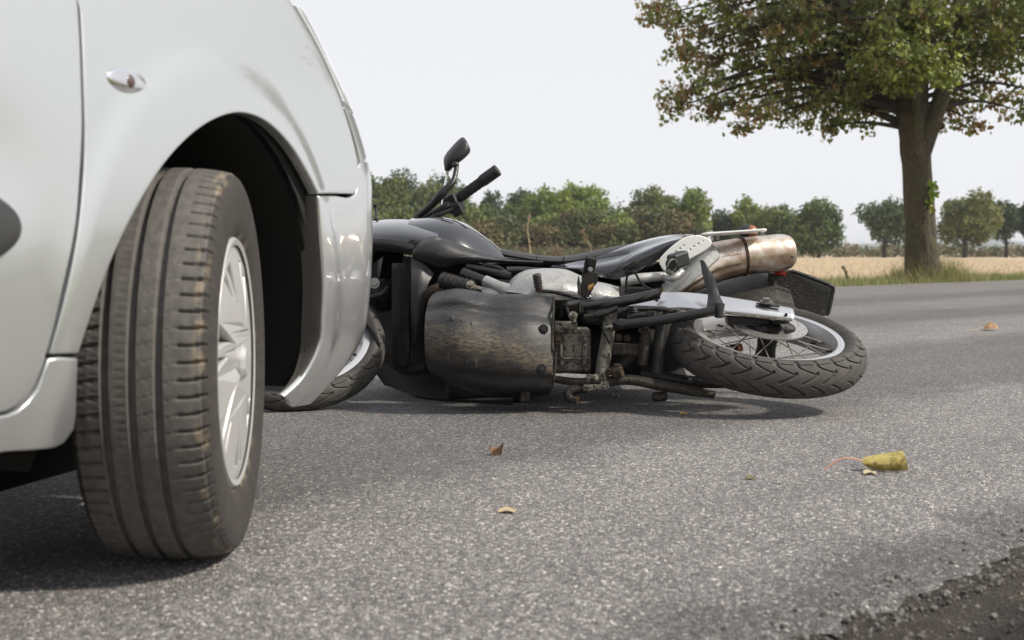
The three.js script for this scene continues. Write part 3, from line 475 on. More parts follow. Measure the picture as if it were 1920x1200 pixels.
function spokedWheel(name, centre, axis, roll, R, W, rimR, N, k) {
  const w = group(name, bike); w.position.copy(centre); w.quaternion.setFromUnitVectors(V(1, 0, 0), axis.clone().normalize()); w.rotateX(roll);
  bm('tyre', bikeTyre(R, W, rimR + 0.004, N, k), M.rubber, w);
  const h = W * 0.34;
  bm('rim', lathe([[rimR - 0.022, -h * 0.35], [rimR - 0.012, -h * 0.9], [rimR + 0.009, -h], [rimR + 0.011, -h - 0.004], [rimR - 0.002, -h - 0.006], [rimR - 0.016, -h - 0.004], [rimR - 0.02, -h * 0.8], [rimR - 0.028, -h * 0.3], [rimR - 0.028, h * 0.3], [rimR - 0.02, h * 0.8], [rimR - 0.016, h + 0.004], [rimR - 0.002, h + 0.006], [rimR + 0.011, h + 0.004], [rimR + 0.009, h], [rimR - 0.012, h * 0.9], [rimR - 0.022, h * 0.35]], 96, V(1, 0, 0), V(0, 0, 0)), M.rim, w);
  bm('hub', lathe([[0.012, -0.085], [0.03, -0.083], [0.06, -0.06], [0.062, -0.05], [0.035, -0.045], [0.03, 0], [0.035, 0.045], [0.062, 0.05], [0.06, 0.06], [0.03, 0.083], [0.012, 0.085]], 32, V(1, 0, 0), V(0, 0, 0)), M.darkPart, w);
  for (let i = 0; i < 32; i++) { const s = i % 2 ? 1 : -1, a = i / 32 * 2 * Math.PI, b = a + (i % 4 < 2 ? 0.62 : -0.62); bm('spoke', rod(V(s * 0.052, Math.cos(b) * 0.056, Math.sin(b) * 0.056), V(s * 0.008, Math.cos(a) * (rimR - 0.026), Math.sin(a) * (rimR - 0.026)), 0.0021, 0.0021, 5), M.spoke, w); bm('spoke_nipple', rod(V(s * 0.0085, Math.cos(a) * (rimR - 0.046), Math.sin(a) * (rimR - 0.046)), V(s * 0.008, Math.cos(a) * (rimR - 0.024), Math.sin(a) * (rimR - 0.024)), 0.0042, 0.0048, 6), i % 3 ? M.steel : M.rusty, w); }
  return w;
}
const RW = B(1437, 651, 4.13), rAxis = V(0.075, 0.955, 0.29).normalize();
const rw = spokedWheel('rear_wheel', RW, rAxis, 0.4, 0.318, 0.125, 0.236, 28, 1);
{ const sh = new THREE.Shape(); sh.absarc(0, 0, 0.12, 0, 2 * Math.PI); const inn = new THREE.Path(); inn.absarc(0, 0, 0.083, 0, 2 * Math.PI); sh.holes.push(inn);
  for (let i = 0; i < 36; i++) { const a = i / 36 * 2 * Math.PI, r = 0.094 + (i % 3) * 0.0085, h = new THREE.Path(); h.absarc(Math.cos(a) * r, Math.sin(a) * r, 0.003, 0, 2 * Math.PI); sh.holes.push(h); }
  const g = new THREE.ExtrudeGeometry(sh, { depth: 0.005, bevelEnabled: false, curveSegments: 48 }); clean(g); g.rotateY(Math.PI / 2); g.translate(0.07, 0, 0); bm('brake_disc', uvBox(g), S([0.55, 0.53, 0.5], 0.35, 0.85), rw);
  const car5 = []; for (let i = 0; i < 5; i++) { const a = i / 5 * 2 * Math.PI; car5.push(bar(V(0.068, Math.cos(a) * 0.03, Math.sin(a) * 0.03), V(0.071, Math.cos(a + 0.25) * 0.09, Math.sin(a + 0.25) * 0.09), 0.02, 0.006, V(0, Math.sin(a), -Math.cos(a)))); } bm('disc_carrier', merge(car5), M.darkPart, rw); }
const FWc = B(532, 630, 4.3);
spokedWheel('front_wheel', FWc, V(0.2, 0.8, 0.56), 0.1, 0.345, 0.1, 0.282, 28, 5);

// --- swingarm, caliper, side stand
{ const sa = group('swingarm', bike);
  const top = [[1180, 566, 4.16], [1215, 551, 4.15], [1262, 547, 4.14], [1330, 552, 4.12], [1400, 562, 4.1], [1482, 577, 4.08]], low = [[1180, 588, 4.14], [1215, 572, 4.12], [1262, 562, 4.1], [1330, 570, 4.08], [1400, 578, 4.06], [1484, 590, 4.05]], bot = [[1180, 600, 4.12], [1215, 588, 4.1], [1262, 578, 4.08], [1330, 582, 4.06], [1400, 590, 4.05], [1485, 600, 4.04]];
  const L = []; const lines = [top.map(([x, y, d]) => [x, y + 1, d + 0.07]), top, low, bot, bot.map(([x, y, d]) => [x, y + 3, d + 0.08])].map((l) => new THREE.CatmullRomCurve3(l.map((p) => B(...p)), false, 'centripetal'));
  // the arm as a box section with rounded edges
  for (let i = 0; i <= 40; i++) { const c = lines.map((q) => q.getPoint(i / 40)), ring = []; for (let k = 0; k < 4; k++) { const a = c[k], b = c[k + 1]; ring.push(a.clone().lerp(b, 0.1), a.clone().lerp(b, 0.5), a.clone().lerp(b, 0.9)); } ring.push(ring[0].clone()); L.push(ring); }
  bm('arm', sheet(L), M.alu, sa);
  { const e = L[40], c = e.slice(0, 12).reduce((a, p) => a.add(p), V(0, 0, 0)).divideScalar(12).add(V(0.006, 0, 0)); bm('end_cap', sheet(e.map((p) => [p, p.clone().lerp(c, 0.15).setX(c.x), c])), M.alu, sa); }
  bm('adjuster_bolt', merge([bolt(B(1437, 566, 4.08), LAT, 0.013, 0.012), rod(B(1437, 569, 4.08), B(1437, 566, 4.08), 0.022, 0.022, 20)]), M.steel, sa);
  bm('adjuster_slot', bar(B(1418, 569, 4.075), B(1462, 575, 4.068), 0.004, 0.014, LAT, 0.002), M.black, sa);
  bm('cap_screw', rod(B(1474, 590, 4.04), B(1474, 590, 4.05), 0.005, 0.005, 10), M.black, sa);
  bm('weld_bead', btube([[1180, 601, 4.11], [1215, 590, 4.09], [1262, 580, 4.075], [1330, 584, 4.055], [1400, 592, 4.045], [1483, 601, 4.035]], 0.003, 30, 6), M.muddyAlu, sa);
  bm('lower_arm', btube([[1200, 700, 4.1], [1300, 716, 4.1], [1438, 716, 4.13]], [0.022, 0.02, 0.018], 16, 10), M.darkPart, sa);
  const c = group('brake_caliper', bike);
  bm('caliper_body', plate([[1365, 594], [1400, 597], [1445, 602], [1452, 610], [1438, 617], [1420, 612], [1408, 618], [1395, 612], [1380, 615], [1368, 607]].map(([x, y]) => B(x, y, 4.1)), 0.05, 0.004), M.darkPart, c);
  bm('piston_cover', merge([rod(B(1425, 622, 4.09), B(1425, 612, 4.09), 0.026, 0.026, 18), rod(B(1462, 607, 4.09), B(1462, 601, 4.09), 0.03, 0.03, 18)]), M.darkPart, c);
  const ss = group('side_stand', bike);
  bm('stand_leg', btube([[1158, 609, 4.0], [1240, 600, 3.98], [1340, 583, 3.97]], 0.0155, 16, 12), M.blackTube, ss);
  bm('stand_pivot', merge([bar(B(1150, 612, 4.02), B(1182, 607, 4.0), 0.03, 0.016, LAT), bolt(B(1163, 607, 4.0), LAT, 0.011, 0.012)]), M.darkPart, ss);
  bm('stand_foot', surf(rowsB([[[1312, 487, 4.1], [1320, 489, 4.09], [1327, 500, 4.08]], [[1318, 520, 4.06], [1328, 520, 4.05], [1339, 520, 4.05]], [[1327, 550, 4.03], [1338, 550, 4.02], [1349, 553, 4.02]], [[1325, 573, 4.0], [1340, 570, 3.98], [1358, 574, 3.98]], [[1324, 584, 3.98], [1341, 586, 3.97], [1358, 588, 3.97]]]), 8, 20, 0.022, V(0, -0.3, -1)), M.blackTube, ss);
  bm('stand_stop', merge([rod(B(1349, 570, 3.985), B(1349, 594, 3.975), 0.017, 0.015, 14), bolt(B(1349, 594, 3.975), V(0, -1, 0.1), 0.01, 0.004)]), M.blackTube, ss);
}
// --- muffler with heat shields
{ const mf = group('muffler', bike), a = B(1393, 481, 4.47), b = B(1478, 472, 4.49), ax = b.clone().sub(a).normalize();
  const L = a.distanceTo(b);
  bm('silencer', lathe([[0.066, 0], [0.0675, 0.004], [0.066, 0.01], [0.066, L * 0.8], [0.064, L * 0.9], [0.058, L * 1.02], [0.047, L * 1.09], [0.028, L * 1.105], [0.026, L * 1.06], [0, L * 1.04]], 40, ax, a), M.bronze, mf);
  bm('seam_band', lathe([[0.066, -0.006], [0.0695, -0.004], [0.0695, 0.004], [0.066, 0.006]], 40, ax, a.clone().addScaledVector(ax, -0.002)), M.rusty, mf);
  bm('end_screw', bolt(B(1487, 481, 4.43), V(0.6, 0, 0.8), 0.004, 0.004), M.steel, mf);
  bm('collector', btube([[1245, 568, 4.4], [1272, 548, 4.4], [1302, 524, 4.42], [1340, 499, 4.45], [1394, 481, 4.47]], [0.02, 0.027, 0.043, 0.058, 0.066], 30, 28), M.bronze, mf);
  bm('weld_seam', btube([[1245, 566, 4.375], [1275, 551, 4.365], [1310, 527, 4.365], [1350, 505, 4.385], [1391, 494, 4.405]], 0.0035, 30, 6), M.rusty, mf);
  bm('scaled_cover', surf(rowsB([[[1332, 455, 4.52], [1360, 450, 4.52], [1388, 446, 4.52]], [[1338, 468, 4.43], [1364, 463, 4.42], [1390, 459, 4.42]], [[1346, 484, 4.4], [1368, 479, 4.4], [1391, 475, 4.4]]]), 12, 10, 0.003), M.scaled, mf);
  bm('polished_elbow', surf(rowsB([[[1322, 448, 4.5], [1300, 475, 4.46], [1262, 515, 4.42], [1240, 535, 4.42]], [[1340, 462, 4.42], [1312, 492, 4.37], [1275, 528, 4.35], [1248, 548, 4.36]], [[1350, 480, 4.39], [1322, 506, 4.35], [1285, 538, 4.34], [1252, 556, 4.35]]]), 20, 12, 0.006), M.engine, mf);
  const hole = (l) => l.map(([x, y, r, d]) => [B(x, y, d), r]);
  const hs = group('heat_shield', mf);
  bm('shield_plate', plate([[1238, 494], [1240, 484], [1262, 462], [1285, 447], [1308, 443], [1328, 449], [1332, 458], [1318, 470], [1290, 486], [1262, 503], [1247, 507]].map(([x, y]) => B(x, y, 4.37)), 0.004, 0.003, hole([[1260, 478, 0.0055, 4.37], [1267, 472, 0.0055, 4.37], [1275, 466, 0.0055, 4.37], [1282, 460.5, 0.0055, 4.37], [1284, 478, 0.0055, 4.37], [1294, 468, 0.0055, 4.37], [1301, 462, 0.0055, 4.37], [1309, 457, 0.0055, 4.37], [1318, 452.5, 0.0045, 4.37]]), true), M.white, hs);
  const h2 = group('heat_shield', mf), T = [[1312, 441, 4.44], [1318, 435, 4.5], [1345, 433, 4.54], [1400, 428, 4.54], [1432, 428, 4.5], [1437, 433, 4.44], [1432, 440, 4.39], [1380, 443, 4.38], [1330, 446, 4.39]];
  const q0 = B(1315, 441, 4.42), q1 = B(1435, 433, 4.42), qx = q1.clone().sub(q0).normalize(), qz = V(0, 0.1, 1).addScaledVector(qx, -V(0, 0.1, 1).dot(qx)).normalize(), qy = qz.clone().cross(qx), Lp = q0.distanceTo(q1);
  { const s = new THREE.Shape(), w = 0.032, r = 0.02; s.moveTo(r, -w); s.lineTo(Lp - r, -w); s.quadraticCurveTo(Lp, -w, Lp, -w + r); s.lineTo(Lp, w - r); s.quadraticCurveTo(Lp, w, Lp - r, w); s.lineTo(r, w); s.quadraticCurveTo(0, w, 0, w - r); s.lineTo(0, -w + r); s.quadraticCurveTo(0, -w, r, -w);
    for (let i = 0; i < 6; i++) for (const y of [-0.018, 0.018]) { const h = new THREE.Path(); h.absarc(Lp * (0.3 + 0.1 * i), y, 0.005, 0, 2 * Math.PI); s.holes.push(h); }
    const g = new THREE.ExtrudeGeometry(s, { depth: 0.003, bevelEnabled: true, bevelSize: 0.002, bevelThickness: 0.002, bevelSegments: 2 }); clean(g); g.applyMatrix4(new THREE.Matrix4().makeBasis(qx, qz.clone().negate(), qy).setPosition(q0)); bm('shield_plate', uvBox(g), M.white, h2);
    bm('shield_post', merge([[1345, 450], [1425, 441]].map(([x, y]) => rod(B(x, y, 4.43), B(x, y - 8, 4.43), 0.007, 0.007, 10))), M.steel, h2); }
}
// --- tail, mudguard, lights
bm('tail_panel', bsurf([[[1048, 494, 4.66], [1110, 476, 4.68], [1180, 458, 4.68], [1235, 444, 4.68], [1275, 439, 4.66], [1318, 441, 4.6]], [[1040, 497, 4.57], [1110, 483, 4.58], [1182, 462, 4.58], [1232, 448, 4.57], [1275, 443, 4.55], [1317, 442, 4.53]], [[1034, 499, 4.53], [1110, 494, 4.53], [1175, 478, 4.53], [1215, 462, 4.51], [1262, 449, 4.49], [1313, 443, 4.48]], [[1034, 501, 4.49], [1100, 504, 4.48], [1150, 498, 4.46], [1190, 482, 4.44], [1250, 456, 4.43], [1308, 444, 4.44]], [[1036, 503, 4.5], [1095, 511, 4.48], [1135, 521, 4.46], [1165, 523, 4.45], [1215, 498, 4.43], [1304, 446, 4.45]]], 40, 28, 0.012), M.gloss);
bm('highlight_ridge', bsurf([[[1118, 481, 4.535], [1145, 474, 4.535], [1172, 469, 4.53], [1181, 470, 4.53]], [[1118, 485, 4.525], [1148, 480, 4.52], [1172, 476, 4.518], [1180, 474, 4.52]]], 16, 4, 0.003), M.gloss);  // raised gloss strip added to make the highlight along the tail crease
bm('panel_screw', bolt(B(1141, 515, 4.45), V(0, 0.5, 1), 0.006, 0.004), M.black);
bm('tail_underside', bsurf([[[1180, 524, 4.6], [1230, 495, 4.58], [1280, 465, 4.56], [1325, 450, 4.56]], [[1180, 545, 4.6], [1235, 540, 4.6], [1290, 530, 4.6], [1340, 520, 4.6]]], 12, 8, 0.01), M.black);
{ const gd = group('rear_mudguard', bike);
  bm('guard_panel', bsurf([[[1300, 545, 4.62], [1360, 525, 4.62], [1425, 508, 4.6], [1470, 512, 4.6]], [[1300, 556, 4.52], [1360, 545, 4.5], [1425, 535, 4.48], [1480, 540, 4.5]], [[1300, 572, 4.44], [1360, 566, 4.42], [1425, 562, 4.4], [1490, 572, 4.42]], [[1300, 596, 4.42], [1360, 590, 4.4], [1430, 590, 4.38], [1500, 604, 4.38]]], 20, 14, 0.006), M.guard, gd);
  bm('plate_holder', plate([[1444, 513], [1484, 508], [1561, 537], [1560, 550], [1553, 590], [1500, 590], [1446, 575]].map(([x, y]) => B(x, y, 4.52)), 0.02, 0.004), M.guard, gd);
  bm('plate_edge', tube([[1484, 508, 4.5], [1522, 521, 4.48], [1560, 537, 4.47], [1561, 550, 4.47], [1553, 588, 4.47]].map((p) => B(...p)), 0.007, 24, 8), M.plastic, gd);
  bm('number_plate', plate([[1484, 512], [1556, 540], [1558, 548], [1540, 546], [1500, 522]].map(([x, y]) => B(x, y, 4.46)), 0.004, 0.001), M.plastic, gd);
  const tl = group('tail_light', bike); bm('lens', btube([[1455, 511, 4.5], [1464, 511, 4.49], [1472, 515, 4.48]], [0.009, 0.013, 0.006], 10, 10), M.red, tl); bm('housing', btube([[1444, 507, 4.52], [1470, 506, 4.52]], 0.012, 8, 10), M.white, tl);
  const ti = group('turn_signal', bike); const g = new THREE.SphereGeometry(0.034, 20, 14); clean(g); g.scale(1, 0.8, 1); const c = B(1401, 434, 4.75); g.translate(c.x, c.y, c.z); bm('housing', uvBox(g), M.plastic, ti); const g2 = new THREE.SphereGeometry(0.03, 20, 14); clean(g2); g2.scale(1, 0.85, 1); const c2 = B(1406, 434.5, 4.745); g2.translate(c2.x, c2.y, c2.z); bm('lens', uvBox(g2), M.orange, ti);
  const t2 = group('turn_signal', bike); bm('housing', btube([[1362, 655, 4.4], [1384, 655, 4.4]], [0.016, 0.02], 6, 12), M.plastic, t2); bm('lens', btube([[1382, 653, 4.39], [1392, 651, 4.39]], [0.02, 0.012], 6, 12), M.orange, t2);
}
// --- seat, tank, fairings
bm('seat', bsurf([[[916, 472, 4.95], [970, 486, 4.95], [1020, 494, 4.95], [1070, 492, 4.95], [1130, 476, 4.95], [1200, 458, 4.92]], [[918, 463, 4.78], [970, 475, 4.78], [1020, 482, 4.78], [1070, 481, 4.77], [1130, 468, 4.76], [1200, 454, 4.75]], [[920, 464, 4.66], [968, 472, 4.64], [1018, 480, 4.63], [1068, 480, 4.63], [1128, 468, 4.63], [1200, 456, 4.63]], [[922, 472, 4.61], [968, 481, 4.59], [1018, 488, 4.58], [1068, 489, 4.58], [1126, 478, 4.58], [1196, 463, 4.6]], [[926, 480, 4.62], [968, 490, 4.61], [1018, 497, 4.6], [1066, 499, 4.6], [1124, 490, 4.6], [1190, 474, 4.61]]], 36, 24, 0.02), M.seat);
bm('seat_seam', merge([[1008, 479, 1012, 497], [1058, 480, 1050, 498]].map(([x, y, x2, y2]) => btube([[x, y, 4.615], [x - 1, (y + y2) / 2 - 1, 4.572], [x2, y2, 4.59]], 0.0018, 8, 5))), M.black);
bm('fuel_tank', bsurf([[[765, 460, 4.5], [800, 462, 4.48], [850, 484, 4.47], [905, 494, 4.5], [950, 492, 4.56]], [[764, 430, 4.54], [806, 432, 4.52], [855, 446, 4.51], [905, 470, 4.54], [947, 482, 4.59]], [[766, 416, 4.6], [815, 412, 4.6], [865, 422, 4.59], [911, 449, 4.61], [945, 474, 4.63]], [[770, 411, 4.7], [820, 408, 4.71], [867, 418, 4.7], [912, 446, 4.7], [943, 472, 4.68]], [[772, 416, 4.85], [820, 414, 4.87], [867, 424, 4.86], [910, 451, 4.82], [940, 476, 4.75]], [[772, 470, 4.95], [820, 475, 4.97], [867, 480, 4.95], [910, 490, 4.9], [940, 496, 4.8]]], 36, 36, 0.006), M.gloss);
bm('front_fairing', bsurf([[[668, 424, 4.9], [712, 414, 4.88], [770, 413, 4.82], [815, 424, 4.7]], [[668, 421, 4.72], [716, 413, 4.71], [770, 414, 4.66], [818, 430, 4.58]], [[668, 428, 4.58], [722, 424, 4.55], [776, 430, 4.51], [822, 444, 4.47]], [[668, 441, 4.5], [728, 441, 4.47], [780, 449, 4.44], [818, 456, 4.44]], [[668, 449, 4.48], [728, 449, 4.455], [776, 458, 4.44], [800, 464, 4.45]]], 28, 24, 0.006), M.gloss);
bm('fairing_lip', bsurf([[[668, 449, 4.475], [728, 449, 4.45], [778, 459, 4.435]], [[668, 458, 4.47], [728, 459, 4.445], [775, 468, 4.43]], [[668, 469, 4.49], [728, 471, 4.47], [771, 479, 4.45]]], 18, 8, 0.006), M.plastic);
bm('tank_shroud', bsurf([[[776, 466, 4.45], [784, 452, 4.45], [822, 444, 4.45], [862, 458, 4.45], [905, 474, 4.46], [960, 484, 4.48], [1018, 488, 4.52]], [[774, 470, 4.415], [790, 460, 4.405], [826, 457, 4.4], [866, 470, 4.41], [908, 480, 4.43], [960, 486, 4.46], [1018, 490, 4.5]], [[773, 475, 4.41], [795, 476, 4.395], [828, 481, 4.385], [866, 484, 4.4], [910, 486, 4.425], [960, 489.5, 4.45], [1018, 492, 4.49]], [[772, 481, 4.42], [800, 492, 4.41], [827, 501, 4.41], [858, 496, 4.425], [905, 493, 4.44], [960, 494, 4.47], [1018, 496, 4.5]]], 44, 20, 0.012), M.matte);
bm('shroud_screw', bolt(B(821, 451, 4.425), V(0, 0.7, 0.8), 0.008, 0.004), M.steel);
bm('lower_cowl', bsurf([[[771, 482, 4.43], [792, 492, 4.42], [814, 513, 4.42]], [[771, 520, 4.39], [788, 525, 4.38], [803, 532, 4.39]], [[771, 575, 4.38], [784, 575, 4.37], [797, 570, 4.38]], [[770, 655, 4.4], [777, 648, 4.39], [792, 618, 4.4]]], 12, 20, 0.008), M.matte);
bm('headlight', surf(rowsB([[[676, 408, 4.85], [700, 414, 4.8], [719, 424, 4.72]], [[676, 425, 4.7], [702, 426, 4.66], [718, 425, 4.66]], [[676, 444, 4.64], [702, 440, 4.62], [716, 427, 4.63]]]), 10, 10, 0.01), M.engine);
bm('windscreen_edge', btube([[694, 380, 5.0], [702, 384, 5.0], [705, 395, 5.0], [705, 412, 4.95]], 0.006, 14, 8), M.plastic);
// --- handlebar, grip, switchgear, mirror
{ const hb = group('handlebar', bike);
  bm('bar', btube([[700, 470, 4.95], [770, 430, 4.98], [800, 405, 4.98], [850, 378, 4.93], [925, 325, 4.87]], 0.011, 30, 10), M.blackTube, hb);
  bm('grip', tube([B(862, 370, 4.92), B(911, 335, 4.88)], (t) => 0.0195 + 0.0014 * (Math.floor(t * 14) % 2), 28, 16), S(0.02, 0.75), hb);
  bm('bar_weight', tube([B(905, 339, 4.884), B(907, 337.5, 4.88), B(930, 321, 4.865), B(933.5, 318.5, 4.863)], (t) => (t > 0.97 ? 0.019 : t < 0.08 ? 0.0215 : 0.0235), 30, 16), M.plastic, hb);
  bm('switch_housing', merge([bar(B(842, 387, 4.93), B(862, 376, 4.91), 0.07, 0.06, V(0.5, 0.8, 0.3), 0.008), bar(B(848, 396, 4.9), B(866, 388, 4.89), 0.05, 0.04, V(0.5, 0.8, 0.3), 0.006)]), M.plastic, hb);
  bm('switch_button', merge([bar(B(856, 389, 4.87), B(862, 385, 4.865), 0.012, 0.014, LAT), bolt(B(849, 384, 4.88), V(0, 0.2, 1), 0.005, 0.004), bar(B(844, 366, 4.92), B(850, 371, 4.9), 0.012, 0.02, LAT)]), M.darkPart, hb);
  bm('clutch_perch', merge([btube([[812, 402, 4.9], [838, 388, 4.9], [846, 382, 4.91]], [0.014, 0.02, 0.016], 12, 10), btube([[802, 412, 4.88], [825, 402, 4.87], [846, 393, 4.88], [848, 384, 4.89]], 0.009, 16, 8)]), M.darkPart, hb);
  bm('clutch_lever', btube([[782, 408, 4.9], [808, 386, 4.87], [828, 364, 4.85], [836, 354, 4.85], [848, 343, 4.86], [853, 330, 4.88], [856, 312, 4.9]], [0.014, 0.014, 0.017, 0.014, 0.0115, 0.0105, 0.009], 34, 10), M.blackTube, hb);
  bm('lever_ball', (() => { const g = new THREE.SphereGeometry(0.0135, 16, 12); clean(g); const c = B(854, 309, 4.9); g.translate(c.x, c.y, c.z); return uvBox(g); })(), M.blackTube, hb);
  bm('lever_boot', tube([B(779, 411, 4.9), B(800, 392, 4.885)], (t) => 0.012 + 0.003 * Math.sin(t * 40) ** 2, 30, 12), M.seat, hb);
  bm('cable', btube([[745, 440, 4.95], [760, 425, 4.92], [780, 411, 4.9]], 0.005, 12, 6), M.black, hb);
  const mr = group('mirror', bike);
  bm('mirror_stem', btube([[830, 385, 4.93], [832, 360, 4.94], [837, 335, 4.95], [839, 318, 4.95]], [0.006, 0.0055, 0.005, 0.0075], 14, 8), M.chrome, mr);
  bm('mirror_shell', surf(rowsB([[[834, 316, 5.0], [832, 297, 5.0], [848, 274, 5.0], [867, 257, 5.0], [871, 259, 5.0]], [[834, 319, 4.95], [834, 300, 4.955], [850, 278, 4.95], [868, 260, 4.96], [873, 261, 4.96]], [[836, 321, 4.945], [843, 300, 4.925], [858, 280, 4.925], [872, 266, 4.935], [876, 266, 4.94]], [[842, 320, 4.945], [855, 306, 4.925], [868, 294, 4.92], [879, 281, 4.93], [881, 277, 4.94]], [[845, 318, 4.99], [858, 307, 5.0], [871, 297, 5.0], [880, 287, 5.0], [882, 281, 5.0]]]), 22, 20, 0.006), M.plastic, mr);
  bm('mirror_glass', plate([[834, 316], [832, 297], [848, 274], [867, 257], [874, 262], [882, 282], [880, 288], [845, 318]].map(([x, y]) => B(x, y, 5.0)), 0.004, 0), M.chrome, mr);
}
// --- engine and skid plate
{ const sk = group('skid_plate', bike);
  const rows = [[[818, 547, 4.24], [860, 541, 4.2], [920, 550, 4.19], [985, 552, 4.18], [1036, 556, 4.18]], [[808, 556, 4.13], [858, 546, 4.09], [920, 554, 4.08], [985, 555, 4.08], [1036, 560, 4.1]], [[802, 568, 4.08], [856, 562, 4.03], [920, 572, 4.04], [985, 573, 4.045], [1036, 582, 4.06]], [[799, 582, 4.065], [854, 576, 4.025], [920, 588, 4.03], [985, 588, 4.03], [1036, 597, 4.045]], [[797, 596, 4.03], [852, 592, 3.98], [920, 604, 3.985], [985, 604, 3.99], [1036, 612, 4.015]], [[796, 635, 4.0], [852, 640, 3.945], [920, 645, 3.945], [985, 648, 3.955], [1037, 655, 3.985]], [[797, 668, 4.02], [852, 682, 3.955], [920, 692, 3.95], [985, 696, 3.955], [1036, 700, 3.975]], [[799, 680, 4.045], [853, 696, 3.985], [920, 706, 3.975], [985, 709, 3.978], [1036, 711, 3.992]], [[802, 690, 4.08], [856, 712, 4.01], [920, 722, 3.99], [985, 725, 3.99], [1034, 726, 3.998]], [[808, 700, 4.2], [862, 728, 4.18], [920, 740, 4.16], [985, 743, 4.16], [1030, 741, 4.16]]];
  const g = bsurf(rows, 60, 72, 0.005);
  // uv over the plate: u along it, v round it
  const p = g.attributes.position, uv = g.attributes.uv; for (let i = 0; i < p.count; i++) { const w = V(p.getX(i), p.getY(i), p.getZ(i)).add(BO); uv.setXY(i, (w.x + 0.3) / 0.46, w.y / 0.42); }
  const mud = tex(512, (u, v) => { const band = 0.62 - 0.22 * u - 0.02 * Math.sin(u * 9), n = n2(u * 5, v * 16), f = n2(u * 40, v * 90), h = n2(u * 14, v * 34), q = sstep(0.2, 0.03, Math.abs(v - band) + 0.07 * n + 0.05 * h) * sstep(-1.1, 0.7, 0.9 * h + 0.6 * n2(u * 22, v * 150) + 0.5 * f) * 0.68; const lo = sstep(0.3, 0.0, v) * sstep(0.1, 0.7, n2(u * 8 + 4, v * 30) + 0.5 * f) * 0.45, sc = sstep(0.7, 0.8, n2(u * 9 + 9, v * 150)) * 0.28 + sstep(0.78, 0.86, n2(u * 70, v * 70)) * 0.5; const c = mix3([0.12, 0.12, 0.13], [0.215, 0.21, 0.205], 0.5 + 0.3 * n2(u * 6, v * 6) + 0.25 * n2(u * 22, v * 60)); return mix3(mix3(c, [0.5, 0.43, 0.33], Math.min(0.9, q + lo)), [0.6, 0.58, 0.54], sc); });
  mud.wrapS = mud.wrapT = THREE.ClampToEdgeWrapping;
  bm('plate', g, S(1, 0.5, 0, { map: mud, bumpMap: mud, bumpScale: 0.0015 }), sk, 'black skid plate streaked with dried tan mud');
  for (const [x, y] of [[1019, 617], [1015, 692]]) { const s0 = y < 650 ? 3.988 : 3.958; bm('recess_shade_disc', rod(B(x, y, s0 + 0.01), B(x, y, s0), 0.015, 0.015, 18), M.black, sk); bm('bolt', bolt(B(x, y, s0), toCam, 0.006, 0.004), M.darkPart, sk); }  // flat black discs stand in for the shade inside the bolt recesses
  for (const [x, y, d] of [[848, 600, 3.975], [866, 606, 3.97], [884, 612, 3.968], [842, 668, 3.955], [858, 672, 3.95], [875, 676, 3.948], [892, 680, 3.947]]) { const g2 = new THREE.SphereGeometry(1, 14, 10); clean(g2); g2.scale(0.0065, 0.015, 0.006); const c = B(x, y, d); g2.translate(c.x, c.y, c.z); const e = uvBox(g2), pp = e.attributes.position; for (let i = 0; i < pp.count; i++) e.attributes.uv.setXY(i, (pp.getX(i) + BO.x + 0.3) / 0.46, (pp.getY(i) + BO.y) / 0.42); bm('vent_rib', e, sk.children[0].material, sk); }
  bm('plate_edge', btube([[1037, 556, 4.17], [1038, 562, 4.1], [1038, 592, 4.03], [1036, 650, 3.985], [1042, 665, 3.98], [1039, 700, 3.98], [1036, 728, 4.0]], 0.004, 30, 6), M.muddy, sk);
}
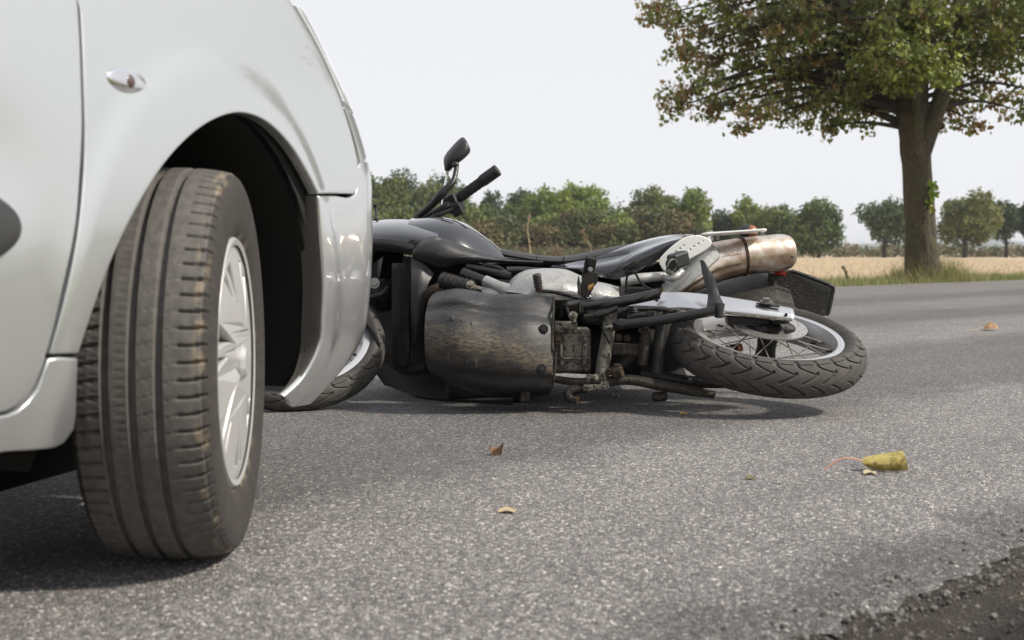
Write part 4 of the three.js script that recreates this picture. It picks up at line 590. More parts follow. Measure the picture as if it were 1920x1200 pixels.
{ const en = group('engine', bike);
  bm('clutch_cover', bsurf([[[945, 545, 4.3], [962, 520, 4.34], [985, 507, 4.36], [1025, 503, 4.38], [1060, 505, 4.38], [1085, 515, 4.36]], [[950, 547, 4.22], [968, 524, 4.24], [990, 512, 4.26], [1026, 509, 4.27], [1060, 513, 4.27], [1083, 524, 4.26]], [[975, 550, 4.19], [990, 533, 4.19], [1005, 524, 4.19], [1030, 524, 4.19], [1060, 527, 4.19], [1082, 534, 4.19]], [[985, 554, 4.17], [998, 545, 4.17], [1010, 540, 4.16], [1034, 542, 4.16], [1060, 545, 4.16], [1083, 550, 4.17]], [[985, 562, 4.18], [998, 560, 4.17], [1015, 560, 4.16], [1036, 562, 4.16], [1060, 562, 4.17], [1083, 562, 4.18]]], 30, 20, 0.02), M.engine, en);
  bm('cover_rib', merge([0, 5, 10].map((k) => btube([[958 + k, 541, 4.235], [968 + k, 528, 4.232], [988 + k, 514, 4.24]], 0.0025, 14, 5))), M.engine, en);
  bm('side_case', bsurf([[[1085, 515, 4.36], [1112, 526, 4.36], [1140, 532, 4.36], [1160, 538, 4.36]], [[1088, 530, 4.26], [1115, 532, 4.25], [1142, 538, 4.26], [1160, 545, 4.28]], [[1090, 552, 4.22], [1115, 550, 4.21], [1142, 554, 4.22], [1162, 560, 4.25]], [[1090, 566, 4.22], [1115, 566, 4.21], [1142, 566, 4.22], [1162, 568, 4.25]]], 18, 14, 0.02), M.engine, en);
  bm('cylinder', brod([826, 530, 4.4], [905, 552, 4.36], 0.04, 0.04, 16), M.darkPart, en);
  bm('exhaust_header', btube([[800, 560, 4.4], [815, 545, 4.36], [838, 545, 4.34]], 0.022, 12, 12), M.rusty, en);
  bm('head_cover', bsurf([[[905, 528, 4.38], [925, 524, 4.38], [955, 534, 4.36]], [[903, 540, 4.3], [925, 534, 4.29], [955, 543, 4.27]], [[900, 552, 4.28], [925, 552, 4.26], [955, 554, 4.24]]], 12, 10, 0.02), M.engine, en);
  bm('gearbox_case', merge([bar(B(1036, 655, 4.14), B(1106, 655, 4.14), 0.14, 0.12, V(0, 1, 0), 0.012), bar(B(1036, 672, 4.07), B(1104, 672, 4.07), 0.006, 0.02), bar(B(1052, 640, 4.07), B(1052, 684, 4.07), 0.01, 0.02, V(1, 0, 0)), bar(B(1096, 634, 4.07), B(1096, 684, 4.07), 0.012, 0.02, V(1, 0, 0)), bar(B(1038, 613, 4.1), B(1082, 613, 4.1), 0.035, 0.06)]), M.muddyAlu, en);
  bm('drain_plug', merge([bolt(B(1046, 633, 4.06), toCam, 0.013, 0.012), rod(B(1046, 633, 4.07), B(1046, 633, 4.055), 0.02, 0.02, 20)]), M.rusty, en);
  bm('case_bolt', merge([[1050, 673], [1054, 688], [1094, 686], [1096, 640], [1062, 620]].map(([x, y]) => bolt(B(x, y, 4.06), toCam, 0.005, 0.005))), M.darkPart, en);
  bm('crankcase', merge([bar(B(812, 595, 4.66), B(1235, 615, 4.66), 0.3, 0.55, V(0, 1, 0), 0.06), bar(B(815, 640, 4.45), B(1235, 660, 4.45), 0.16, 0.3, V(0, 1, 0), 0.04), bar(B(1090, 590, 4.3), B(1235, 598, 4.3), 0.06, 0.2, V(0, 1, 0), 0.02)]), M.black, en);
  bm('intake', bsurf([[[950, 500, 4.5], [985, 500, 4.5], [1030, 503, 4.5]], [[950, 508, 4.44], [985, 506, 4.43], [1020, 506, 4.44]], [[950, 520, 4.45], [975, 518, 4.45], [1000, 515, 4.45]]], 10, 8, 0.02), M.plastic, en);
}
// --- frame, stands, rods, levers
bm('frame_tube', merge([btube([[868, 512, 4.36], [895, 523, 4.33], [915, 530, 4.31]], 0.019, 10, 14), btube([[875, 500, 4.42], [915, 508, 4.4], [958, 518, 4.38]], 0.012, 12, 8), btube([[905, 497, 4.44], [935, 503, 4.42], [955, 518, 4.4]], 0.009, 12, 8)]), M.blackTube);
bm('frame_lug', btube([[910, 527, 4.31], [935, 538, 4.28], [958, 548, 4.25]], [0.02, 0.02, 0.026], 10, 12), M.engine);
bm('shock_reservoir', tube([B(828, 526, 4.3), B(886, 541, 4.26)], (t) => 0.024 + 0.004 * (Math.sin(t * 44) > 0 ? 1 : 0), 40, 16), M.darkPart);
bm('swivel_joint', merge([bolt(B(882, 534, 4.24), V(0, 0.5, 1), 0.009, 0.01), brod([880, 537, 4.25], [905, 544, 4.24], 0.013, 0.01, 10)]), M.muddyAlu);
{ const rail = group('lower_rail', bike);
  bm('rail_tube', btube([[1082, 574, 4.03], [1160, 566, 4.05], [1235, 551, 4.07]], 0.017, 16, 14), M.blackTube, rail);
  bm('rail_clamp', merge([bar(B(1064, 578, 4.03), B(1092, 574, 4.03), 0.035, 0.04, LAT), bar(B(1087, 565, 4.02), B(1087, 588, 4.01), 0.006, 0.04, V(1, 0, 0))]), M.darkPart, rail);
  bm('rail_bolt', merge([rod(B(1075, 585, 4.0), B(1075, 604, 3.99), 0.007, 0.007, 8), bolt(B(1075, 592, 3.99), toCam, 0.009, 0.01)]), M.muddyAlu, rail);
  bm('link_rod', merge([btube([[1096, 594, 4.0], [1130, 588, 4.0], [1158, 578, 4.0]], [0.008, 0.011, 0.009], 12, 10), btube([[1166, 582, 4.02], [1190, 578, 4.02], [1240, 580, 4.02], [1272, 586, 4.02]], 0.009, 16, 10), brod([1186, 574, 4.015], [1188, 583, 4.012], 0.013), brod([1268, 581, 4.015], [1270, 591, 4.012], 0.013)]), M.darkPart, rail);
  bm('switch_body', merge([btube([[1175, 594, 4.02], [1216, 590, 4.02]], 0.0145, 8, 14), ...[0, 1, 2, 3].map((k) => brod([1214 + k * 3.4, 590 - k * 0.3, 4.02], [1215.6 + k * 3.4, 590 - k * 0.3, 4.02], 0.016, 0.016, 14))]), M.darkPart, rail);
  bm('switch_rod', btube([[1226, 590, 4.02], [1236, 589, 4.02], [1242, 587, 4.02]], [0.005, 0.005, 0.009], 8, 8), M.muddyAlu, rail);
}
{ const cs = group('frame_cradle', bike);
  bm('cross_tube', btube([[1146, 590, 4.1], [1138, 640, 4.06], [1130, 690, 4.03], [1130, 718, 4.02]], [0.02, 0.021, 0.022, 0.02], 20, 16), M.muddyAlu, cs);
  bm('cradle_tube', btube([[1036, 710, 4.06], [1080, 716, 4.04], [1130, 716, 4.02], [1180, 712, 4.02], [1235, 722, 4.02], [1290, 732, 4.02], [1338, 740, 4.02]], [0.012, 0.013, 0.016, 0.017, 0.017, 0.016, 0.013], 40, 12), M.muddy, cs);
  bm('cradle_bar', bar(B(1040, 696, 4.1), B(1080, 694, 4.1), 0.016, 0.02), M.muddyAlu, cs);
  bm('tube_end', brod([1337, 733, 4.02], [1336, 747, 4.02], 0.009, 0.009, 10), M.rusty, cs);
  bm('lug', merge([rod(B(1152, 700, 4.0), B(1166, 696, 3.99), 0.02, 0.018, 16), bolt(B(1157, 690, 4.0), V(0, 1, 0.2), 0.012, 0.012), bar(B(1138, 695, 4.01), B(1160, 700, 4.0), 0.02, 0.03)]), M.rusty, cs);
  bm('cross_bolt', merge([bar(B(1128, 614, 4.06), B(1156, 616, 4.05), 0.01, 0.02), bolt(B(1166, 606, 4.02), LAT, 0.01, 0.012), bolt(B(1105, 708, 4.02), toCam, 0.008, 0.008), bolt(B(1118, 708, 4.01), toCam, 0.008, 0.008)]), M.muddyAlu, cs);
  bm('linkage', merge([bar(B(1146, 654, 4.08), B(1212, 658, 4.08), 0.038, 0.05, V(0, 1, 0), 0.01), btube([[1210, 625, 4.06], [1208, 655, 4.05], [1204, 684, 4.05]], [0.016, 0.018, 0.015], 12, 14), bolt(B(1209, 620, 4.05), V(0, 1, 0.3), 0.013, 0.014)]), M.muddy, cs);
  bm('linkage_bolt', merge([bolt(B(1208, 622, 4.05), V(0, 1, 0.4), 0.011, 0.014), bolt(B(1160, 632, 4.04), toCam, 0.007, 0.006), bolt(B(1176, 634, 4.04), toCam, 0.007, 0.006)]), M.rusty, cs);
  bm('frame_upright', btube([[1240, 606, 4.06], [1236, 650, 4.04], [1230, 700, 4.03]], [0.02, 0.019, 0.017], 14, 12), M.darkPart, cs);
  bm('skid_foot', merge([bar(B(1094, 727, 4.02), B(1140, 724, 4.01), 0.02, 0.05, V(0, 1, 0), 0.005), bolt(B(1134, 722, 3.99), toCam, 0.009, 0.008)]), M.muddyAlu, cs);
  bm('right_footpeg', merge([btube([[1100, 728, 4.03], [1072, 732, 4.03], [1066, 742, 4.02], [1073, 752, 4.01]], [0.014, 0.018, 0.016, 0.013], 16, 10)]), M.darkPart, cs); bm('peg_tip', brod([1072, 748, 4.01], [1084, 751, 4.0], 0.011, 0.013, 10), M.rusty, cs);
  bm('skid_stub', merge([bar(B(985, 732, 4.06), B(985, 755, 4.05), 0.03, 0.04, V(1, 0, 0), 0.005), bar(B(1236, 735, 4.05), B(1238, 752, 4.04), 0.05, 0.03, V(1, 0, 0), 0.01), bar(B(1148, 732, 4.02), B(1150, 742, 4.02), 0.01, 0.01, V(1, 0, 0), 0.002), bar(B(1156, 732, 4.02), B(1159, 744, 4.02), 0.01, 0.01, V(1, 0, 0), 0.002)]), M.muddy, cs);
}
bm('brake_hose', merge([btube([[1052, 592, 4.06], [1056, 575, 4.03], [1062, 572, 4.02], [1066, 588, 4.0], [1080, 603, 4.02]], 0.005, 24, 7), btube([[1122, 606, 4.05], [1128, 595, 4.03], [1133, 600, 4.01], [1132, 620, 3.99], [1144, 644, 3.99]], 0.0055, 24, 7)]), M.black);
bm('cable_loop', btube([[1174, 550, 4.22], [1175, 522, 4.2], [1181, 511, 4.18], [1190, 511, 4.17], [1202, 530, 4.16], [1216, 541, 4.14], [1238, 548, 4.1]], 0.004, 40, 7), M.black);
bm('side_rod', btube([[1165, 530, 4.28], [1200, 522, 4.28], [1250, 517, 4.3]], [0.016, 0.018, 0.015], 14, 10), M.engine);
bm('exhaust_bracket', plate([[1228, 563], [1232, 566], [1244, 542], [1240, 540]].map(([x, y]) => B(x, y, 4.1)), 0.004, 0.001), M.rusty);
{ const sl = group('shift_lever', bike);
  bm('pedal_rubber', tube([B(1010, 539, 4.13), B(1006, 514, 4.12)], (t) => 0.0125 + 0.002 * (Math.sin(t * 30) > 0 ? 1 : 0), 26, 14), M.seat, sl);
  bm('pedal_base', merge([bar(B(1008, 548, 4.13), B(1012, 538, 4.13), 0.02, 0.018, V(1, 0, 0)), bolt(B(1013, 540, 4.115), toCam, 0.004, 0.004)]), M.rusty, sl);
  bm('lever_arm', btube([[1012, 545, 4.13], [1040, 548, 4.13], [1070, 555, 4.13], [1092, 560, 4.14]], [0.006, 0.006, 0.007, 0.009], 16, 8), M.darkPart, sl);
  const fp = group('footpeg', bike);
  bm('peg_rubber', bar(B(1100, 528, 4.08), B(1109, 482, 4.06), 0.036, 0.03, V(1, 0, 0), 0.006), M.black, fp);
  bm('peg_face', bar(B(1106.5, 498, 4.042), B(1110, 485, 4.04), 0.02, 0.006, V(1, 0, 0), 0.002), M.darkPart, fp);
  bm('peg_bolt', bolt(B(1107, 505, 4.04), toCam, 0.005, 0.004), M.steel, fp);
  bm('peg_bracket', plate([[1098, 515], [1107, 511], [1119, 513], [1119, 528], [1110, 540], [1104, 556], [1092, 556], [1090, 535]].map(([x, y]) => B(x, y, 4.05)), 0.03, 0.003), M.darkPart, fp);
  bm('peg_spring', merge([0, 1, 2, 3].map((k) => brod([1103 + k * 2.6, 541 - k * 1.2, 4.03], [1104.6 + k * 2.6, 541 - k * 1.2, 4.03], 0.011, 0.011, 10))), S([0.42, 0.24, 0.08], 0.45, 0.6), fp);
  bm('peg_hinge', bar(B(1097, 552, 4.07), B(1105, 562, 4.06), 0.016, 0.03, V(1, 0, 0)), M.alu, fp);
  const pp = group('passenger_footpeg', bike);
  bm('peg_rubber', bar(B(1258, 492, 4.3), B(1286, 482, 4.33), 0.05, 0.05, V(0, 1, 0), 0.01), M.plastic, pp);
  bm('peg_eye', rod(B(1259, 495, 4.27), B(1259, 495, 4.25), 0.02, 0.018, 20), M.black, pp);
  bm('peg_clip', merge([btube([[1250, 512, 4.28], [1252, 498, 4.25], [1259, 487, 4.25], [1268, 491, 4.26], [1264, 508, 4.26]], 0.004, 18, 6), bar(B(1249, 509, 4.27), B(1262, 512, 4.26), 0.012, 0.02)]), M.steel, pp);
  bm('peg_hanger', merge([btube([[1244, 522, 4.3], [1262, 521, 4.27], [1280, 508, 4.29]], 0.012, 14, 10), bolt(B(1256, 524, 4.28), toCam, 0.01, 0.012)]), M.engine, pp);
}
// --- front end: forks, radiator, mudguard
{ const fk = group('front_fork', bike), hd = B(735, 470, 4.85), axl = FWc.clone(), lat = V(0.2, 0.8, 0.56).normalize();
  for (const s of [1, -1]) { const a = axl.clone().addScaledVector(lat, 0.09 * s), b = hd.clone().addScaledVector(lat, 0.09 * s - 0.05); bm('fork_leg', tube([a, a.clone().lerp(b, 0.5), b], [0.03, 0.026, 0.022], 10, 14), M.blackTube, fk); }
  bm('fork_clamp', bar(hd.clone().addScaledVector(lat, -0.16), hd.clone().addScaledVector(lat, 0.06), 0.06, 0.08), M.darkPart, fk);
  const rd = group('radiator', bike); bm('core', bar(B(752, 500, 4.5), B(752, 690, 4.42), 0.055, 0.12, V(1, 0, 0), 0.004), M.black, rd);
  for (let k = 0; k < 9; k++) bm('fin', bar(B(739 + k * 3.3, 502, 4.43), B(739 + k * 3.3, 688, 4.35), 0.0022, 0.02, V(1, 0, 0), 0.0005), M.darkPart, rd);
  bm('oil_tank', merge([btube([[702, 545, 4.62], [715, 556, 4.6], [732, 540, 4.62]], [0.05, 0.06, 0.045], 14, 16)]), M.darkPart, rd);
  bm('hose', btube([[684, 562, 4.5], [700, 557, 4.48], [718, 550, 4.47], [728, 540, 4.5]], 0.009, 20, 8), M.plastic, rd);
  bm('cap_bolt', bolt(B(702, 531, 4.5), toCam, 0.012, 0.01), M.steel, rd);
  bm('front_mudguard', surf(rowsB([[[660, 585, 4.55], [690, 590, 4.52], [712, 622, 4.48], [719, 652, 4.44]], [[660, 592, 4.42], [688, 597, 4.39], [709, 625, 4.36], [716, 650, 4.33]], [[660, 600, 4.36], [684, 604, 4.33], [704, 628, 4.3], [714, 650, 4.28]]]), 20, 10, 0.004), M.black, bike);
  bm('crash_stay', btube([[722, 668, 4.5], [760, 690, 4.45], [800, 690, 4.42]], [0.02, 0.026, 0.02], 12, 10), M.muddy, bike);
}

// the mass of the bike behind and below: airbox, right-hand bodywork resting on the road
bm('airbox', merge([bar(B(770, 535, 4.85), B(1235, 545, 4.85), 0.24, 0.34, V(0, 1, 0), 0.05), bar(B(1000, 520, 4.66), B(1225, 522, 4.66), 0.1, 0.1, V(0, 1, 0), 0.03)]), M.black);
bm('right_bodywork', surf(rowsB([[[690, 480, 4.95], [760, 480, 4.95], [900, 500, 4.95]], [[690, 600, 4.85], [770, 600, 4.75], [900, 640, 4.75]], [[700, 690, 4.75], [790, 715, 4.5], [960, 735, 4.35]], [[720, 722, 4.75], [800, 745, 4.38], [960, 752, 4.22]]]), 20, 20, 0.02), M.black);
bm('right_engine_cover', bar(B(845, 722, 4.45), B(1005, 728, 4.42), 0.08, 0.3, V(0, 1, 0), 0.03), M.black);
bm('rear_shadow_sheet', surf(rowsB([[[1175, 580, 4.5], [1240, 585, 4.48], [1300, 600, 4.5]], [[1175, 650, 4.4], [1240, 655, 4.32], [1275, 660, 4.36]], [[1175, 715, 4.3], [1240, 725, 4.26], [1300, 735, 4.3]]]), 12, 12, 0.006), M.black);  // black sheet added to stand for shadow and swingarm beside the rear wheel

// ---------------------------------------------------------------- trees
const leafGeo = (() => { // a lobed leaf, slightly folded, unit size, stalk at the origin
  const o = [[0, 0], [0.5, 0.34], [0.4, 0.76], [0, 1], [-0.4, 0.76], [-0.5, 0.34]], pos = [], idx = [0, 1, 2, 0, 2, 3, 0, 3, 4, 0, 4, 5];
  for (const [x, y] of o) pos.push(x, y, -0.18 * Math.abs(x)); 
  const g = new THREE.BufferGeometry(); g.setAttribute('position', new THREE.Float32BufferAttribute(pos, 3)); g.setIndex(idx); g.computeVertexNormals(); return g;
})();
const clumpGeo = (() => { const pos = [], idx = []; let s = 3; const r = () => { s = (s * 16807) % 2147483647; return s / 2147483647; }; for (let i = 0; i < 4; i++) { const c = V(r() - 0.5, r() - 0.5, r() - 0.5).multiplyScalar(0.9), a = V(r() - 0.5, r() - 0.5, r() - 0.5).normalize(), b = V(r() - 0.5, r() - 0.5, r() - 0.5).cross(a).normalize(), k = pos.length / 3; for (const [u, v] of [[-0.26, -0.08], [0.02, -0.26], [0.25, 0.04], [0, 0.27]]) { const p = c.clone().addScaledVector(a, u).addScaledVector(b, v); pos.push(p.x, p.y, p.z); } idx.push(k, k + 1, k + 2, k, k + 2, k + 3); } const g = new THREE.BufferGeometry(); g.setAttribute('position', new THREE.Float32BufferAttribute(pos, 3)); g.setIndex(idx); const h = g.toNonIndexed(); h.computeVertexNormals(); return h; })();
M.leaf = S(1, 0.6, 0, { transmission: 0.45, vertexColors: true });
M.farLeaf = S(1, 0.8, 0, { transmission: 0.3, vertexColors: true });
const barkMap = tex(512, (u, v) => { const s = tn(u, v * 0.5, 26, 1) * 0.5 + tn(u, v, 50, 2) * 0.5, moss = sstep(0.0, 0.45, fb(u, v, 5, 7)); return mix3(mix3([0.18, 0.16, 0.13], [0.45, 0.41, 0.33], s * 0.6 + 0.42), [0.33, 0.33, 0.14], 0.55 * moss); });
barkMap.repeat.set(1.1, 0.8);
M.bark = S(1, 0.9, 0, { map: barkMap, bumpMap: tex(512, (u, v) => tn(u, v * 0.5, 30, 1) * 0.3 + tn(u, v, 64, 2) * 0.2 + 0.5, false), bumpScale: 0.03 });
M.bark.bumpMap.repeat.set(1.1, 0.8);
M.twig = S([0.05, 0.042, 0.032], 0.9);
function leaves(name, parent, geo, mat, list) { // list [{p, s, c, e}] joined into one mesh, coloured leaf by leaf
  const gp = geo.attributes.position.array, gn = geo.attributes.normal.array, n = gp.length / 3, gi = geo.index?.array, N = list.length, pos = new Float32Array(N * n * 3), nor = new Float32Array(N * n * 3), col = new Float32Array(N * n * 3), idx = gi ? new Uint32Array(N * gi.length) : null, q = new THREE.Quaternion(), e = new THREE.Euler(), v = V(0, 0, 0);
  list.forEach((l, i) => { e.set(...(l.e ?? [rr(-1.2, 1.6), rr(0, 6.28), rr(-0.8, 0.8)])); q.setFromEuler(e); for (let k = 0; k < n; k++) { const o = (i * n + k) * 3; v.set(gp[3 * k], gp[3 * k + 1], gp[3 * k + 2]).multiplyScalar(l.s).applyQuaternion(q).add(l.p); pos[o] = v.x; pos[o + 1] = v.y; pos[o + 2] = v.z; v.set(gn[3 * k], gn[3 * k + 1], gn[3 * k + 2]).applyQuaternion(q); nor[o] = v.x; nor[o + 1] = v.y; nor[o + 2] = v.z; col.set(l.c, o); } if (gi) for (let k = 0; k < gi.length; k++) idx[i * gi.length + k] = gi[k] + i * n; });
  const g = new THREE.BufferGeometry(); g.setAttribute('position', new THREE.BufferAttribute(pos, 3)); g.setAttribute('normal', new THREE.BufferAttribute(nor, 3)); g.setAttribute('color', new THREE.BufferAttribute(col, 3)); if (idx) g.setIndex(new THREE.BufferAttribute(idx, 1));
  TRI += (gi ? gi.length : n) / 3 * N; return mesh(name, g, mat, parent);
}
let TRI = 0;
{ // the roadside tree
  const D = 22.9, base = G(1732, 527), tree = thing('roadside_tree', 'large broadleaf tree with a mossy trunk on the grass verge beside the road', 'tree', V(base.x, 0, base.z));
  const T = (px, py, dz = 0) => P(px, py, D + dz).sub(tree.position);
  const trunk = tube([V(0.02, -0.15, 0), T(1731, 505), T(1728, 470), T(1724, 400), T(1720, 330), T(1716, 270), T(1714, 215), T(1720, 150), T(1738, 60), T(1748, -80), T(1752, -300), T(1750, -620)], [0.41, 0.315, 0.285, 0.27, 0.262, 0.262, 0.26, 0.2, 0.17, 0.14, 0.1, 0.03], 110, 28);
  { const p = trunk.attributes.position; for (let i = 0; i < p.count; i++) { const y = p.getY(i), a = Math.atan2(p.getZ(i), p.getX(i)), k = 1 + 0.05 * n3(Math.cos(a) * 1.5, Math.sin(a) * 1.5, y * 0.7) + 0.03 * n3(Math.cos(a) * 5, Math.sin(a) * 5, y * 2); p.setX(i, p.getX(i) * k); p.setZ(i, p.getZ(i) * k); } trunk.computeVertexNormals(); }
  mesh('trunk', uvBox(trunk), M.bark, tree);
  const limbs = [[[1724, 290, 0], [1742, 240, -0.1], [1762, 190, -0.2], [1782, 110, -0.4], [1796, 10, -0.6], [1840, -180, -1], [1900, -420, -1.4]], [[1712, 290, 0.05], [1700, 240, 0.1], [1690, 208, 0.1], [1682, 160, 0.2], [1650, 90, 0.4], [1590, 0, 0.7], [1500, -180, 1]], [[1722, 240, 0], [1728, 130, 0.6], [1760, -40, 1.6], [1790, -260, 2.6]], [[1718, 235, 0], [1712, 130, -0.6], [1700, 10, -1.5], [1660, -200, -2.4]]].map((l) => l.map((p) => T(...p)));
  const rad = [[0.2, 0.19, 0.15, 0.13, 0.11, 0.07, 0.02], [0.17, 0.15, 0.12, 0.11, 0.09, 0.07, 0.02], [0.15, 0.13, 0.09, 0.02], [0.15, 0.12, 0.09, 0.02]];
  limbs.forEach((l, i) => mesh('limb', tube(l, rad[i], 30, 12), M.bark, tree));
  limbs.push([[1714, 215], [1720, 150], [1738, 60], [1748, -80], [1752, -300], [1750, -620]].map((q) => T(...q)));
  const limbPts = limbs.flatMap((l) => new THREE.CatmullRomCurve3(l).getPoints(30));
  const clumps = []; // [centre, radius, brown share]
  const C = (px, py, dz, r, brown = 0.25) => clumps.push([T(px, py, dz), r, brown, 1]);
  for (const a of [[1225, 12, 0.5, 0.3, 0.6], [1262, 22, -0.3, 0.42, 0.6], [1310, 52, 0.3, 0.5, 0.5], [1290, 92, -0.4, 0.38, 0.7], [1345, 108, 0.6, 0.55, 0.5], [1276, 172, 0, 0.36, 0.75], [1262, 203, 0.3, 0.22, 0.8], [1318, 160, -0.5, 0.45, 0.6], [1330, 205, 0.4, 0.26, 0.6], [1375, 175, 0.5, 0.5, 0.4], [1395, 232, 0.1, 0.2, 0.4], [1420, 200, -0.6, 0.36, 0.3], [1410, 60, 0.8, 0.7, 0.3], [1370, 10, -0.5, 0.6, 0.4], [1455, 120, 0, 0.62, 0.25], [1475, 185, 0.8, 0.5, 0.2], [1530, 205, 0.2, 0.42, 0.2], [1556, 236, -0.3, 0.22, 0.2], [1500, 60, -0.8, 0.7, 0.3], [1530, 130, 0.9, 0.6, 0.2], [1580, 175, -0.6, 0.5, 0.15], [1612, 215, 0.3, 0.36, 0.2], [1645, 195, 0.7, 0.4, 0.15], [1590, 80, 0.5, 0.75, 0.25], [1650, 120, -1, 0.6, 0.1], [1690, 105, -1.7, 0.6, 0.05], [1730, 120, -1.9, 0.52, 0.05], [1752, 142, -1.8, 0.36, 0.1], [1660, 40, -0.6, 0.75, 0.2], [1720, 40, -1.6, 0.65, 0.1], [1775, 40, 1, 0.65, 0.2], [1830, 30, -0.8, 0.65, 0.15], [1885, 45, 0.4, 0.7, 0.15], [1925, 90, -0.4, 0.6, 0.2], [1860, 95, 0.8, 0.42, 0.2], [1800, 100, 0.9, 0.35, 0.2], [1845, 150, 0.5, 0.3, 0.5], [1800, 180, 0.6, 0.34, 0.6], [1782, 215, 0.8, 0.3, 0.6], [1825, 228, 0.3, 0.22, 0.6], [1860, 195, 0.9, 0.26, 0.6], [1905, 205, 0.4, 0.24, 0.5], [1945, 170, 0, 0.5, 0.3], [1920, 20, 1.2, 0.7, 0.2], [1455, 10, 1.2, 0.75, 0.3], [1560, 10, 1.6, 0.85, 0.3], [1640, 0, 1.8, 0.8, 0.2], [1740, 0, 1.9, 0.8, 0.2], [1840, -20, 1.9, 0.8, 0.2]]) C(...a);
  for (let i = 0; i < 85; i++) { const a = rr(0, 6.28), u = rr(-1, 1), k = Math.sqrt(1 - u * u), f = Math.pow(rnd(), 0.4), p = V(Math.cos(a) * k * 4.6 * f - 0.3, 7.6 + u * 3.2 * f, Math.sin(a) * k * 4.6 * f); if (p.y < 5.1) continue; clumps.push([p, rr(0.7, 1.1), 0.25, 0.3]); }
  for (let i = 0; i < 16; i++) { const a = rr(-0.6, 3.7), p = V(Math.cos(a) * rr(2, 4.4), rr(3.3, 4.8), Math.sin(a) * -rr(1.6, 4.4)); if (i % 2) clumps.push([p, rr(0.45, 0.7), 0.25, 0.5]); }
  const list = [], twigs = [];
  clumps.forEach(([c, r, brown, dens]) => {
    let best = limbPts[0], bd = 1e9; for (const p of limbPts) { const d = p.distanceTo(c) + Math.max(0, p.y - c.y) * 0.7; if (d < bd) { bd = d; best = p; } }
    const mid = best.clone().lerp(c, 0.5).add(V(rr(-0.15, 0.15), 0.12 * bd + rr(-0.1, 0.1), rr(-0.15, 0.15)));
    mesh('branch', tube([best, mid, c], [0.018 + 0.022 * bd, 0.012 + 0.01 * bd, 0.01], 10, 6), M.twig, tree);
    const n = Math.round(2250 * r * r * dens), sprays = Math.max(8, Math.round(n / 16));
    for (let s = 0; s < sprays; s++) {
      const u = rr(-1, 1), a = rr(0, 6.28), k = Math.sqrt(1 - u * u), f = Math.pow(rnd(), 0.45) * r, q = c.clone().add(V(Math.cos(a) * k * f * 1.25, u * f * 0.85, Math.sin(a) * k * f * 1.25));
      if (s % 5 === 0) twigs.push(tube([c, c.clone().lerp(q, 0.5).add(V(0, 0.04, 0)), q], [0.008, 0.006, 0.003], 4, 4));
      const isB = rnd() < brown, tone = rr(0.75, 1.25), front = brown < 0.12 ? 1.25 : 1;
      for (let i = 0; i < 16; i++) { const t = tone * rr(0.8, 1.2), col = isB && rnd() < 0.75 ? [0.3 * t, 0.19 * t, 0.06 * t] : rnd() < 0.35 ? [0.29 * t * front, 0.31 * t * front, 0.055 * t] : [0.16 * t * front, 0.2 * t * front, 0.04 * t]; list.push({ p: q.clone().add(V(rr(-0.12, 0.12), rr(-0.14, 0.06), rr(-0.12, 0.12))), s: rr(0.05, 0.105), c: col, e: [rr(1.2, 3.2), rr(0, 6.28), rr(-0.6, 0.6)] }); }
    }
  });
  mesh('twigs', merge(twigs), M.twig, tree);
  leaves('crown', tree, leafGeo, M.leaf, list);
  const sp = []; for (let i = 0; i < 110; i++) { const t = rnd(); sp.push({ p: T(1748 + rr(-6, 10) - (t > 0.5 ? 8 : 0), 345 + t * 55 + rr(-6, 6), -0.25 + rr(-0.1, 0.1)), s: rr(0.05, 0.1), c: [0.26 * rr(0.7, 1.2), 0.33 * rr(0.7, 1.2), 0.04] }); }
  leaves('trunk_sprout', tree, leafGeo, M.leaf, sp);
  M.sow('trunk_foot_grass', 'tall dry grass tuft round the foot of the roadside tree', 2600, () => { const a = rr(0, 6.28), r = 0.3 + Math.pow(rnd(), 1.4) * 0.62; return { p: V(tree.position.x + 0.12 + Math.cos(a) * r, -0.04, tree.position.z + Math.sin(a) * r * 0.7), k: 1.35 - r }; }, () => rr(0.2, 0.62), [[0.3, 0.3, 0.09], [0.4, 0.35, 0.16], [0.22, 0.25, 0.07], [0.46, 0.38, 0.2]], 0.009);
}
{ // weeds standing up on the verge
  const stalk = (label, pts, d, r, col) => { const b = P(pts[0][0], pts[0][1], d); const t = thing('weed_stalk', label, 'weed', V(b.x, -0.04, b.z), 'weeds on the verge'); const L = pts.map(([x, y]) => P(x, y, d).sub(t.position)); L[0].y = 0; mesh('stem', tube(L, [r, r * 0.8, r * 0.5], 16, 6), S(col, 0.8), t);
    const lv = []; for (let i = 0; i < 14; i++) { const c = new THREE.CatmullRomCurve3(L).getPoint(0.3 + 0.7 * rnd()); lv.push({ p: c, s: rr(0.03, 0.07), c: col.map((v) => v * rr(0.7, 1.2)) }); } leaves('seed_heads', t, leafGeo, M.leaf, lv); };
  stalk('tall pale dry grass stalk curving up behind the motorcycle seat', [[998, 560], [994, 470], [989, 430], [994, 400]], 14.5, 0.014, [0.34, 0.27, 0.15]);
  stalk('thin dry stalk leaning behind the motorcycle tail', [[1112, 560], [1108, 470], [1098, 448], [1090, 432]], 15, 0.008, [0.3, 0.25, 0.14]);
  stalk('short dark weed stalk standing in the grass behind the number plate', [[1592, 534], [1590, 522], [1582, 505], [1578, 500]], 20.5, 0.02, [0.12, 0.11, 0.05]);
}
